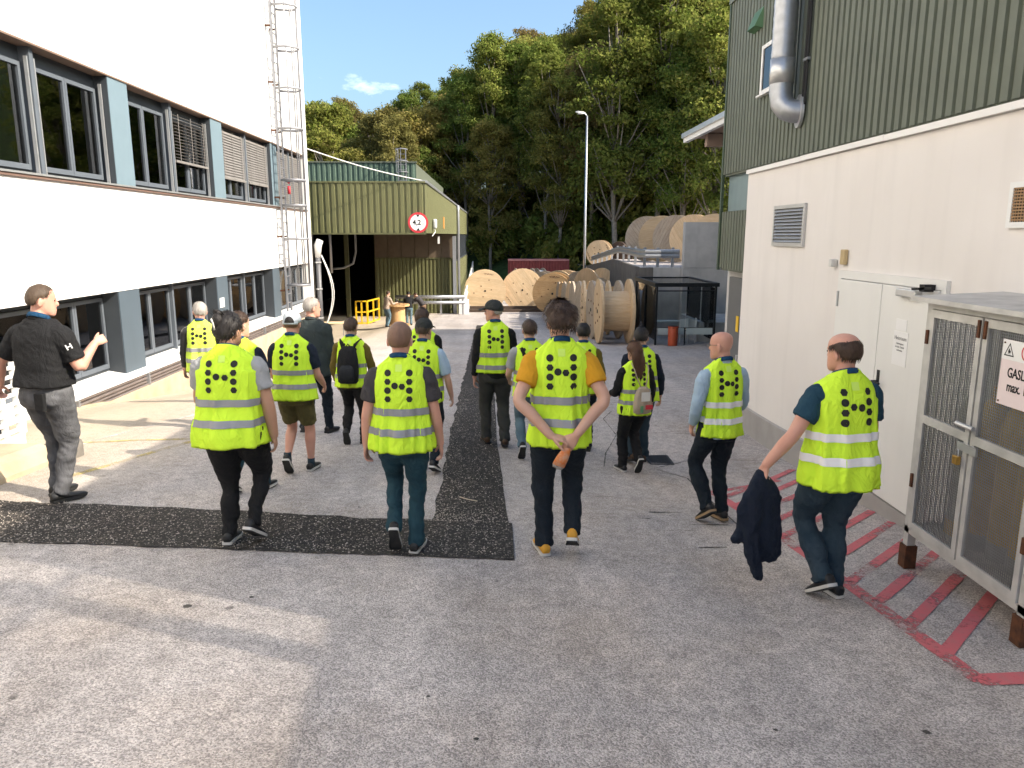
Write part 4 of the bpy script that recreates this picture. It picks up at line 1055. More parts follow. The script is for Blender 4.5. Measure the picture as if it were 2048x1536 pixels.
wpart(MB().box(sx0 + .045, sx1 - .045, sy0 - .02, sy0 + .02, st - .22, st - .18), "transom", M_blackmetal, sh, sM)
for z in (.50, .60):
    wpart(MB().box(sx0 + .045, sx1 - .045, sy0 - .025, sy0 + .025, sz + z - .02, sz + z), "rail", M_blackmetal, sh, sM)
for (a, c) in ((sx0 + .045, 6.40), (6.44, sx1 - .045)):
    wpart(MB().box(a, c, sy0 - .006, sy0 + .006, sz + .60, st - .22), "front_pane", M_glass2, sh, sM)
    wpart(MB().box(a + .02, c - .02, sy0 - .03, sy0 - .026, sz + .36, sz + .585), "frosted_band", mat("frosted_band", (.40, .47, .48), .4), sh, sM)
for (a, c) in ((sy0 + .045, 27.1), (27.19, sy1 - .045)):
    wpart(MB().box(sx0 - .006, sx0 + .006, a, c, sz + .15, st - .1), "side_pane", M_glass2, sh, sM)
    wpart(MB().box(sx1 - .006, sx1 + .006, a, c, sz + .15, st - .1), "side_pane", M_glass2, sh, sM)
wpart(MB().box(6.40, 6.44, sy0 - .02, sy0 + .02, sz, sz + .60), "centre_post", M_blackmetal, sh, sM)
wpart(MB().box(5.5, 7.35, 28.3, 28.8, sz + .42, sz + .47), "bench", mat("bench_pale", (.5, .5, .46), .6), sh, sM)
bn = thing("litter_bin", "orange red cylindrical bin before the glass shelter", "bin", (5.95, 25.0, gz(5.95, 25)))
MB().tube([(0, 0, 0), (0, 0, .03), (0, 0, .60), (0, 0, .63)], [.15, .16, .17, .15], 20).build("bin_body", M_orange, bn, True)
MB().tube([(0, 0, .6), (0, 0, .66)], [.175, .175], 20).build("rim", M_orange, bn)
MB().tube([(0, 0, .661), (0, 0, .665)], [.15, .15], 20).build("opening", M_ink, bn)
for i, (x, y, a) in enumerate(((6.75, 26.2, 30), (7.05, 27.0, -100))):
    ch = thing("plastic_chair", ("white plastic chair near the front of the glass shelter", "wood seated white chair at the right inside the glass shelter")[i], "chair", (x, y, gz(x, y)), R(a), "chairs in the shelter")
    MB().bbox(-.21, .21, -.21, .21, .42, .45, .012).build("seat", M_white if i == 0 else M_wood, ch)
    MB().bbox(-.21, .21, .18, .21, .50, .84, .012).build("backrest", M_white, ch)
    for sx in (-.18, .18):
        for sy in (-.18, .19): MB().bar((sx, sy, 0), (sx, sy, .42 if sy < 0 else .84), .03).build("leg", M_white, ch)

# ---- yellow safety gate, guard rail, railings and table under the canopy
yg = thing("yellow_safety_gate", "yellow steel safety railing standing under the canopy", "railing", (-8.1, 43.5, gz(-8, 43.5)))
def panel(p, q, name):
    p = Vector(p); q = Vector(q)
    for u in (p, p.lerp(q, .5), q): MB().bar(u, u + Vector((0, 0, 1.35)), .085).build("post", M_yellow, yg)
    for z in (.06, .70, 1.32): MB().bar(p + Vector((0, 0, z)), q + Vector((0, 0, z)), .075).build("rail", M_yellow, yg)
panel((0, 0, 0), (.62, .1, 0), "front"); panel((.64, .14, 0), (.95, 2.4, -.02), "side")
gl_ = thing("loading_guard_rail", "pale double tube guard rail before the sunlit green back wall", "guard rail", (-6.9, 51.5, gz(-5, 51.5)))
for z, r in ((1.22, .12), (.84, .11)): MB().tube([(0, 0, z), (4.75, 0, z)], r, 10).build("beam", M_galv, gl_, True)
for x in (.1, 1.6, 3.1, 4.6): MB().box(x - .06, x + .06, .1, .22, -.05, 1.3).build("post", M_galv, gl_)
sr = thing("stair_railing", "white sloping stair railing along the side of the green hall", "railing", (-2.2, 53, gz(-2, 53)))
for k in (0, .42): MB().tube([(0, 0, 1.0 + k), (-.05, 12, 1.6 + k), (-.15, 24, 2.4 + k)], .07, 8).build("handrail", M_white, sr, True)
pm2 = MB().box(-.05, .05, -.05, .05, 0, 1.0).mesh("baluster", M_white)
for i in range(16):
    y = i * 1.55; piece("baluster", pm2, sr, (-.006 * y, y, .5 + .055 * y))
MB().box(-.4, .25, -.6, .4, -.05, 1.0).build("end_block", M_white, sr)
tb = thing("trestle_table", "narrow wooden trestle table at the dark canopy mouth", "table", (-6.45, 30.4, gz(-6.4, 30.4)))
MB().bbox(-.75, .55, -.3, .3, .72, .76, .01).build("tabletop", M_wood, tb)
for x in (-.6, .3, .42): MB().bar((x, -.22, 0), (x, -.22, .72), .035).build("leg", M_galv, tb); MB().bar((x, .22, 0), (x, .22, .72), .035).build("leg", M_galv, tb)

# ---- gas cage
gx, gy0, gy1, gzb, gzt = 3.13, 4.03, 5.36, -.10, 1.60
gc = thing("gas_cage", "galvanised wire mesh gas bottle cage with double doors on rusty feet, right edge", "cage", (gx, 5.36, gz(gx, 5.3)))
gM_ = at(gc)
for x in (gx + .02, XR - .06):
    for y in (gy0 + .03, gy1 - .03):
        wpart(MB().box(x - .03, x + .03, y - .03, y + .03, gz(x, y) + .17, gzt), "corner_post", M_galvpaint, gc, gM_)
        wpart(MB().box(x - .045, x + .045, y - .045, y + .045, gz(x, y) + .01, gz(x, y) + .19), "foot", M_rust, gc, gM_)
wpart(MB().box(gx - .01, XR - .03, gy0, gy1, gzb - .05, gzb), "floor_tray", M_galvpaint, gc, gM_)
wpart(MB().add([(gx - .10, gy0 - .1, 1.635), (gx - .10, gy1 + .08, 1.635), (XR - .005, gy1 + .08, 1.665), (XR - .005, gy0 - .1, 1.665), (gx - .10, gy0 - .1, 1.602), (gx - .10, gy1 + .08, 1.602), (XR - .005, gy1 + .08, 1.63), (XR - .005, gy0 - .1, 1.63)],
     [(0, 1, 2, 3), (7, 6, 5, 4), (0, 4, 5, 1), (1, 5, 6, 2), (2, 6, 7, 3), (3, 7, 4, 0)]), "roof_sheet", M_galvpaint, gc, gM_)
wpart(MB().box(gx - .015, gx + .02, gy0 + .06, gy1 - .06, 1.555, 1.598), "header", M_galvpaint, gc, gM_)
def mesh_wires(y0, y1, z0, z1, x, s=.0185, r=.0022):
    b = MB()
    for y in frange(y0, y1, s): b.box(x - r, x + r, y - r, y + r, z0, z1)
    for z in frange(z0, z1, s): b.box(x + r * 1.1, x + r * 3.1, y0, y1, z - r, z + r)
    return b
for (a, c) in ((4.715, 5.295), (4.10, 4.695)):
    fx0, fx1 = gx - .022, gx + .012
    d_ = wpart(MB().box(fx0, fx1, a, a + .045, gzb, 1.55).box(fx0, fx1, c - .045, c, gzb, 1.55).box(fx0, fx1, a + .045, c - .045, gzb, gzb + .055).box(fx0, fx1, a + .045, c - .045, 1.495, 1.55).box(fx0, fx1, a + .045, c - .045, .725, .785), "door", M_galvpaint, gc, gM_)
    for z0_, z1_ in ((gzb + .055, .725), (.785, 1.495)):
        w_ = wpart(mesh_wires(a + .045, c - .045, z0_, z1_, gx - .006), "wire_mesh", M_galv, d_, gM_); w_["kind"] = "stuff"
    hy = c + .008 if c > 5 else a - .012
    for z in (.22, 1.30): wpart(MB().box(gx - .035, gx + .0, hy - .014, hy + .014, z, z + .10), "hinge", M_rust, d_, gM_)
for y in (4.67, 4.735): wpart(MB().box(gx - .034, gx - .0225, y - .012, y + .012, 1.42, 1.535), "bolt", M_rust, gc, gM_)
wpart(MB().box(gx - .04, gx - .0225, 4.60, 4.80, .66, .715).tube([(gx - .06, 4.62, .84), (gx - .06, 4.80, .84)], .016, 8), "latch", M_alu, gc, gM_)
pk = wpart(MB().bbox(gx - .075, gx - .045, 4.73, 4.785, .565, .625, .006), "padlock", M_brass, gc, gM_)
wpart(MB().tube([(gx - .06, 4.742, .62)] + [(gx - .06, 4.7575 - .0155 * math.cos(t), .645 + .025 * math.sin(t)) for t in frange(0, PI, PI / 6)] + [(gx - .06, 4.773, .62)], .004, 6), "shackle", M_alu, pk, gM_)
w_ = wpart(MB().box(gx + .06, XR - .1, gy1 - .033, gy1 - .027, gzb, gzb + .03), "side_rail", M_galvpaint, gc, gM_)
b = MB()
for x in frange(gx + .06, XR - .1, .0185): b.box(x - .0025, x + .0025, gy1 - .033, gy1 - .028, gzb, 1.6)
for z in frange(gzb, 1.6, .0185): b.box(gx + .05, XR - .09, gy1 - .027, gy1 - .022, z - .0025, z + .0025)
o = wpart(b, "side_mesh", M_galv, gc, gM_); o["kind"] = "stuff"
wpart(MB().box(gx + .05, XR - .09, gy0 + .02, gy0 + .03, gzb, 1.6), "end_panel", M_galvpaint, gc, gM_)
wpart(MB().box(XR - .030, XR - .024, gy0 + .04, gy1 - .04, gzb, 1.6), "back_panel", mat("cage_back", (.24, .235, .225), .7), gc, gM_)
for i, (x, y, m_, lab) in enumerate(((3.42, 5.16, M_gasgrey, "grey gas bottle with yellow foot behind the left cage door"), (3.40, 4.93, M_gasyellow, "yellow gas bottle in the middle of the left cage door"),
                               (3.44, 4.72, M_gasyellow, "yellow gas bottle behind the join of the cage doors"), (3.42, 4.48, M_gasyellow, "yellow gas bottle behind the white sign on the cage"), (3.42, 4.25, M_gasgrey, "grey gas bottle nearest the right picture edge"))):
    g_ = thing("gas_bottle", lab, "gas bottle", (x, y, gzb), 0, "gas bottles in the cage")
    MB().tube([(0, 0, .0), (0, 0, .05), (0, 0, .92), (0, 0, 1.02), (0, 0, 1.07)], [.09, .10, .10, .07, .03], 16).build("cylinder", m_, g_, True)
    MB().tube([(0, 0, 1.05), (0, 0, 1.16)], [.025, .02], 8).build("valve", M_brass, g_)
    MB().tube([(0, 0, .0), (0, 0, .12)], [.104, .104], 16).build("foot_ring", M_gasyellow if m_ is M_gasgrey else M_gasgrey, g_)
# warning board on the cage
wb = thing("warning_board", "pink and white GASLAGER warning board with flame triangle on the cage door", "sign", (gx - .03, 4.26, 1.25))
FM = lambda y, z, d=.0: frame_mat((0, -1, 0), (0, 0, 1), (-.0035 - d, y - 4.26, z - 1.25))
MB().box(-.002, 0, -.22, .22, -.20, .20).build("board", M_signpink, wb)
MB().box(-.0034, -.0022, -.219, .219, .08, .199).build("white_field", M_signwhite, wb)
text_mesh("lettering", "GASLAGER", .080, M_ink, wb, FM(4.255, 1.252) @ Matrix.Diagonal((.80, 1.05, 1, 1)), bold=.0012)
text_mesh("lettering", "max. 160kg", .080, M_ink, wb, FM(4.255, 1.168) @ Matrix.Diagonal((.80, 1.05, 1, 1)), bold=.0012)
tri = [(-.045, -.038), (.045, -.038), (0, .044)]; tri2 = [(-.033, -.031), (.033, -.031), (0, .030)]
b = MB()
for i in range(3):
    j = (i + 1) % 3; k = len(b.v)
    b.v += [(-.0045, -p[0] + .155, p[1] + .14) for p in (tri[i], tri[j], tri2[j], tri2[i])]; b.f.append((k, k + 1, k + 2, k + 3))
b.build("triangle", M_ink, wb)
fl_ = [(-.010, -.016), (.010, -.016), (.013, -.006), (.009, .002), (.004, -.003), (.002, .016), (-.006, .006), (-.011, -.004)]
b = MB(); b.add([(-.0046, -p[0] + .155, p[1] + .137) for p in fl_], [tuple(range(8))]); b.box(-.0046, -.004, .143, .167, .1155, .1175); b.build("flame", M_ink, wb)
b = MB()
for i in range(32):
    a0, a1 = 2 * PI * i / 32, 2 * PI * (i + 1) / 32; k = len(b.v)
    b.v += [(-.0045, -.0 + r_ * math.cos(a_), .14 + r_ * math.sin(a_)) for r_, a_ in ((.05, a0), (.05, a1), (.040, a1), (.040, a0))]; b.f.append((k, k + 1, k + 2, k + 3))
b.bar((-.0044, .03, .17), (-.0044, -.03, .11), .009, .001, up=(1, 0, 0))
b.build("prohibition_ring", M_red, wb)
for y in (-.20, .20):
    for z in (-.18, .18): MB().ball((-.005, y, z), .006, 8, 5).build("rivet", M_rust, wb)

# ================================================================== PEOPLE
TMP = bpy.data.scenes.new("tmp")
def fuse(b, name, m, voxel, smooth=4, fac=.5):
    """union of overlapping closed pieces into one continuous smooth surface"""
    me = b.mesh(name)
    bm = bmesh.new(); bm.from_mesh(me); bmesh.ops.recalc_face_normals(bm, faces=bm.faces[:]); bm.to_mesh(me); bm.free()
    o = bpy.data.objects.new(name, me); TMP.collection.objects.link(o)
    r = o.modifiers.new("r", 'REMESH'); r.mode = 'VOXEL'; r.voxel_size = voxel
    if smooth:
        s = o.modifiers.new("s", 'SMOOTH'); s.factor = fac; s.iterations = smooth
    vl = TMP.view_layers[0]; vl.update(); dg = vl.depsgraph
    out = bpy.data.meshes.new_from_object(o.evaluated_get(dg))
    bpy.data.objects.remove(o); bpy.data.meshes.remove(me)
    out.materials.clear(); out.materials.append(m); out.name = name
    out.polygons.foreach_set("use_smooth", [True] * len(out.polygons))
    return out

def cloth(name, col, rough=.85, var=.10, fine=900, weave=.25, col2=None, vscale=5, wr=.55):
    return mat("cloth_" + name, col, rough, 0, var=var, vscale=vscale, bump=weave, bscale=fine, spec=.2, col2=col2, wrinkle=wr)
C_vest = mat("vest_fluorescent", (.62, .90, .045), .75, var=.05, vscale=3, bump=.12, bscale=700, spec=.25, col2=(.54, .80, .03), wrinkle=.65)
C_vest2 = mat("vest_fluorescent_pale", (.68, .88, .10), .75, var=.05, vscale=3, bump=.12, bscale=700, spec=.25, col2=(.58, .76, .07), wrinkle=.65)
C_refl = mat("reflective_tape", (.27, .27, .285), .45, .15, var=.10, vscale=14)
C_reflflash = mat("reflective_tape_flash_lit", (.80, .78, .77), .4, .0, var=.12, vscale=14, col2=(.5, .5, .5))  # flash glare on the tape painted in as a whiter colour
C_print = mat("vest_print_black", (.012, .013, .012), .7)
C_tab = mat("vest_tab", (.62, .86, .14), .7)
C_black = cloth("black", (.013, .013, .014)); C_navy = cloth("navy", (.012, .017, .030)); C_grey = cloth("grey", (.34, .34, .345))
C_dgrey = cloth("dark_grey", (.055, .05, .052)); C_char = cloth("charcoal_green", (.035, .045, .046)); C_olive = cloth("olive", (.135, .10, .022))
C_mustard = cloth("mustard", (.62, .30, .02)); C_ltblue = cloth("light_blue", (.36, .47, .58)); C_teal = cloth("petrol", (.018, .055, .085))
C_jean = cloth("jeans_blue", (.045, .095, .15), var=.4, col2=(.018, .035, .055), vscale=7); C_jeand = cloth("jeans_dark", (.020, .038, .055), var=.4, col2=(.045, .065, .085), vscale=6)
C_jeant = cloth("jeans_teal", (.022, .062, .082), var=.4, col2=(.012, .03, .042), vscale=6); C_jeanl = cloth("jeans_light", (.13, .20, .24), var=.4, col2=(.06, .10, .13), vscale=6)
C_jeang = cloth("jeans_grey", (.11, .11, .117), var=.5, col2=(.04, .04, .043), vscale=7); C_inkn = cloth("ink_navy", (.012, .018, .026), var=.3)
C_khaki = cloth("khaki", (.105, .09, .035)); C_brownk = cloth("brown_work", (.16, .10, .065)); C_slate = cloth("slate_trousers", (.055, .055, .05))
C_lan = cloth("lanyard_blue", (.012, .055, .12)); C_leather = mat("leather_black", (.014, .014, .015), .32, var=.1, bump=.3, bscale=90)
C_white = cloth("off_white", (.62, .60, .56)); C_tan = cloth("tan_canvas", (.42, .34, .25), fine=500); C_capw = cloth("cap_white", (.52, .56, .60)); C_capd = cloth("cap_dark", (.035, .038, .036))
S_black = mat("shoe_black", (.016, .016, .017), .55, var=.15, vscale=20); S_sole = mat("sole_pale", (.55, .53, .50), .7); S_soled = mat("sole_dark", (.025, .025, .025), .8)
S_must = mat("shoe_mustard", (.60, .30, .03), .6); S_brown = mat("shoe_brown", (.075, .04, .02), .55); S_soleg = mat("sole_gum", (.33, .22, .12), .7)
def skin(name, col):
    m = mat("skin_" + name, col, .55, var=.22, vscale=9, bump=.1, bscale=150, spec=.4, col2=(col[0] * .82, col[1] * .66, col[2] * .60))
    b = m.node_tree.nodes["Principled BSDF"]; b.inputs['Subsurface Weight'].default_value = .12; b.inputs['Subsurface Radius'].default_value = (.012, .005, .003); b.inputs['Subsurface Scale'].default_value = .6
    return m
K_fair = skin("fair", (.56, .335, .245)); K_pink = skin("pink", (.58, .31, .23)); K_tan = skin("tan", (.46, .26, .17))
def hairmat(name, col): return mat("hair_" + name, col, .5, var=.35, vscale=40, stretch=(1, 1, .2), bump=.6, bscale=160, spec=.35)
H_brown = hairmat("brown", (.055, .030, .018)); H_dark = hairmat("dark", (.014, .011, .010)); H_grey = hairmat("grey", (.42, .38, .34)); H_buzz = hairmat("buzz", (.21, .118, .078))
H_mid = hairmat("mid", (.085, .055, .035)); H_auburn = hairmat("auburn", (.10, .045, .022))
M_eye = mat("eye_dark", (.02, .015, .01), .2); M_glassesrim = mat("glasses_rim", (.25, .2, .15), .3, .5)

HEAD_R = [(-.119, .026, .080, .035), (-.108, .044, .092, .012), (-.085, .056, .097, -.030), (-.055, .0635, .096, -.064), (-.02, .070, .094, -.084), (.012, .0745, .093, -.094),
          (.045, .0765, .0935, -.099), (.072, .0735, .087, -.096), (.094, .063, .070, -.082), (.110, .045, .044, -.058), (.119, .022, .018, -.03)]
def head_mesh(b, T):
    rings = []
    for z, hw, yf, yb in HEAD_R:
        c = (yf + yb) / 2; hh = (yf - yb) / 2
        rings.append([T @ Vector((hw * math.copysign(abs(math.cos(a)) ** .87, math.cos(a)), c + hh * math.copysign(abs(math.sin(a)) ** .87, math.sin(a)), z)) for a in [2 * PI * i / 24 for i in range(24)]])
    b.loft(rings)
    R3 = T.to_3x3()
    b.ball(T @ Vector((0, .100, -.022)), (.012, .020, .022), 10, 7, R3); b.ball(T @ Vector((0, .093, .004)), (.009, .013, .026), 10, 7, R3)
    b.ball(T @ Vector((0, .083, .024)), (.048, .015, .010), 10, 6, R3)
    b.ball(T @ Vector((0, .092, -.066)), (.022, .010, .008), 10, 6, R3)
    for s in (-1, 1):
        E_ = R3 @ Matrix.Rotation(R(-14), 3, 'X') @ Matrix.Rotation(s * R(18), 3, 'Z')
        b.ball(T @ Vector((s * .082, -.014, -.010)), (.011, .022, .037), 12, 8, E_)

def ell_pt(th, ph, t):
    t += .005; a, bb, c = .077 + t, .098 + t, .103 + t
    return Vector((a * math.cos(ph) * math.cos(th), -.004 + bb * math.cos(ph) * math.sin(th), .017 + c * math.sin(ph)))
def hairline(th, kind):
    s = math.sin(th)                      # +1 front, -1 back
    if kind == 'long' or kind == 'bun': return R(-8 + 48 * sm(.25, .95, s)) if s > 0 else R(-8 - 30 * sm(0, .75, -s))
    if s > 0: return R(6 + 34 * sm(.2, .9, s))
    return R(6 - 34 * sm(.12, .6, -s))
def hair_mesh(kind, T, mt, seed, thick=.012, amp=.004, nstr=350, slen=.03, top=None):
    rg = random.Random(seed); b = MB(); NT, NP = 40, 11
    def tk(th, ph):
        p = ell_pt(th, ph, 0); return thick * (1 - .35 * sm(.3, 1, math.sin(th)) * (0 if kind == 'mop' else 1)) + amp * noise.noise(p * 55 + Vector((seed, 0, 0))) + amp * 1.3 * noise.noise(p * 22 + Vector((0, seed, 0)))
    rings = []
    for j in range(-1, NP + 1):
        ring = []
        for i in range(NT):
            th = 2 * PI * i / NT; lo = hairline(th, kind)
            if kind == 'balding':
                hi = R(lerp2([(-1, 40), (-.2, 30), (.35, 14), (.6, -2), (1.0, 30)], math.sin(th))); 
                if math.sin(th) > .5: lo = hi = R(38)
                if hi < lo: lo = hi
            else: hi = R(89.5)
            if j == -1: q = ell_pt(th, lo, -.012)
            else:
                f = j / NP; ph = lo + (hi - lo) * f
                tt = tk(th, ph) * min(1, .25 + f * 5)
                if kind == 'balding':
                    tt *= min(1, (1 - f) * 4 + .02)
                    if math.sin(th) > .42: tt = -.012
                q = ell_pt(th, ph, tt)
            ring.append(T @ q)
        rings.append(ring)
    if kind == 'balding':
        rings.append([T @ ell_pt(2 * PI * i / NT, R(40), -.02) for i in range(NT)])
        b.loft(rings, False)
    else: b.loft(rings, True)
    R3 = T.to_3x3()
    for q in range(nstr):
        th = rg.uniform(0, 2 * PI); lo = hairline(th, kind); hi = R(88)
        if kind == 'balding':
            if math.sin(th) > .35: continue
            hi = R(lerp2([(-1, 38), (-.2, 28), (.35, 12)], math.sin(th)))
        ph = lo + (hi - lo) * rg.random() ** 1.2
        t0 = tk(th, ph); p = ell_pt(th, ph, t0 - .004); o = (p - Vector((0, 0, .01))).normalized()
        dn = Vector((0, -.15, -1)); dn = (dn - o * dn.dot(o)).normalized()
        sw = o.cross(dn) * rg.gauss(0, .6)
        d = (dn + sw + o * rg.uniform(.25, .7)).normalized(); l = slen * rg.uniform(.5, 1.2); w = o.cross(d).normalized() * .0026
        if kind == 'balding': d = (dn + sw * .5 + o * .08).normalized(); l *= .8
        m1 = p + d * l * .55; m2 = p + d * l + dn * l * .25
        k = len(b.v); b.v += [tuple(T @ v) for v in (p - w, p + w, m1 + w * .8, m1 - w * .8, m2)]; b.f += [(k, k + 1, k + 2, k + 3), (k + 3, k + 2, k + 4)]
    return b

VEST_P = [(.78, .208, .178), (.90, .206, .177), (1.00, .199, .164), (1.10, .187, .144), (1.20, .187, .142), (1.30, .190, .140), (1.39, .191, .130), (1.445, .186, .114), (1.483, .167, .098), (1.512, .131, .084), (1.535, .098, .074), (1.55, .084, .070)]
def vest_prof(z):
    return lerp2([(p[0], p[1]) for p in VEST_P], z), lerp2([(p[0], p[2]) for p in VEST_P], z)
def se(th, hw, hd, n=2.5):
    c, s = math.cos(th), math.sin(th)
    return hw * math.copysign(abs(c) ** (2 / n), c), hd * math.copysign(abs(s) ** (2 / n), s)

def ik(h, a, l1, l2, pole):
    d = a - h; L_ = min(d.length, (l1 + l2) * .9985); u = d.normalized()
    x = (l1 * l1 - l2 * l2 + L_ * L_) / (2 * L_); hgt = math.sqrt(max(0, l1 * l1 - x * x))
    p = pole - u * pole.dot(u); p.normalize()
    return h + u * x + p * hgt

def smooth_path(pts, rs, n=4):
    """Catmull-Rom through the joints"""
    P_, R_ = [], []
    for i in range(len(pts) - 1):
        p0, p1, p2, p3 = pts[max(i - 1, 0)], pts[i], pts[i + 1], pts[min(i + 2, len(pts) - 1)]
        for j in range(n):
            t = j / n
            P_.append(.5 * ((2 * p1) + (p2 - p0) * t + (2 * p0 - 5 * p1 + 4 * p2 - p3) * t * t + (3 * p1 - p0 - 3 * p2 + p3) * t ** 3)); R_.append(rs[i] + (rs[i + 1] - rs[i]) * t)
    return P_ + [pts[-1]], R_ + [rs[-1]]

def hand(b, w, d, n, l, curl=.5, thumb=.7, spread=1.0, wide=1.0):
    """palm, four unequal bent fingers and a thumb leaving the side of the palm"""
    d = d.normalized(); n = (n - d * n.dot(d)).normalized(); l = (l - d * l.dot(d) - n * l.dot(n)).normalized()
    rings = []
    for t, hw, th in ((-.012, .025, .019), (.015, .031, .018), (.05, .041, .016), (.082, .042, .013), (.092, .036, .010)):
        c = w + d * t; rings.append([c + l * (hw * wide * math.cos(a)) + n * (th * math.sin(a)) for a in [2 * PI * i / 12 for i in range(12)]])
    b.loft(rings)
    for i, (o, ln) in enumerate(((.031, .073), (.0105, .082), (-.0105, .077), (-.031, .060))):
        p = w + d * .083 + l * o * wide; ang = 0; pts = [p - d * .015]; fd = (d + l * o * 1.5 * spread).normalized()
        for k, (fr, da) in enumerate(((.45, .55), (.32, 1.0), (.25, .8))):
            pts.append(p); ang += da * curl * (1 + .08 * i)
            p = p + (fd * math.cos(ang) + n * math.sin(ang)) * ln * fr
        pts.append(p)
        b.tube(pts, [.0098, .0096, .009, .0083, .0068], 8, endround=True)
    t0 = w + d * .022 + l * .024 * wide; td = (d * .62 + l * .62 * thumb + n * .42).normalized(); t1 = t0 + td * .042; t2 = t1 + (td + d * .35 + n * .15).normalized() * .034; t3 = t2 + (td + d * .6 + n * .25).normalized() * .024
    b.tube([t0, t1, t2, t3], [.0145, .0125, .0105, .0085], 8, endround=True)

def shoe_meshes(T, um, sm_, sole_h=.026):
    S = [(-.078, .022, .075, .02), (-.070, .034, .095, .0), (-.03, .037, .098, 0), (.02, .036, .088, 0), (.07, .043, .068, .004), (.12, .048, .056, .006), (.165, .044, .048, .006), (.195, .030, .040, .004), (.207, .012, .032, .002)]
    u = MB(); rings = []
    for y, hw, top, xo in S:
        ring = []
        for i in range(14):
            a = 2 * PI * i / 14; z = (math.sin(a) * .5 + .5); xx = hw * math.copysign(abs(math.cos(a)) ** .7, math.cos(a)) * (1 - .28 * max(0, math.sin(a)) ** 2)
            ring.append(T @ Vector((xx, y, sole_h * .8 + (top - sole_h * .8) * z)))
        rings.append(ring)
    u.loft(rings)
    s = MB(); out = [(hw + .004, y) for y, hw, _, _ in S]
    poly = [(x, y) for x, y in out] + [(-x, y) for x, y in reversed(out)]
    s.prism(poly, lambda x, y: T @ Vector((x * .97, y * 1.01, .007 + (.012 * max(0, (y - .13) / .08) ** 2))), lambda x, y: T @ Vector((x, y * 1.02, sole_h + .003)))
    q = MB(); q.prism(poly, lambda x, y: T @ Vector((x * .94, y * .99, 0 + (.012 * max(0, (y - .13) / .08) ** 2))), lambda x, y: T @ Vector((x * .96, y * 1.0, .0068 + (.012 * max(0, (y - .13) / .08) ** 2))))
    return u, s, q

def cloth_noise(me, amp, seed, fx=9, fz=26, zlo=None, zhi=None):
    """small folds pressed into a finished garment"""
    nrm = [v.normal.copy() for v in me.vertices]; out = []
    for v, n in zip(me.vertices, nrm):
        c = v.co; q = noise.noise(Vector((c.x * fx + seed, c.y * fx, c.z * fz + c.x * 14))) * .6 + noise.noise(Vector((c.x * 5, c.y * 5 + seed, c.z * 7))) * .9
        k = 1.0
        if zlo is not None: k = .45 + .9 * (1 - sm(zlo, zhi, c.z))
        out.extend(c + n * (q * amp * k))
    me.vertices.foreach_set("co", out); me.update()

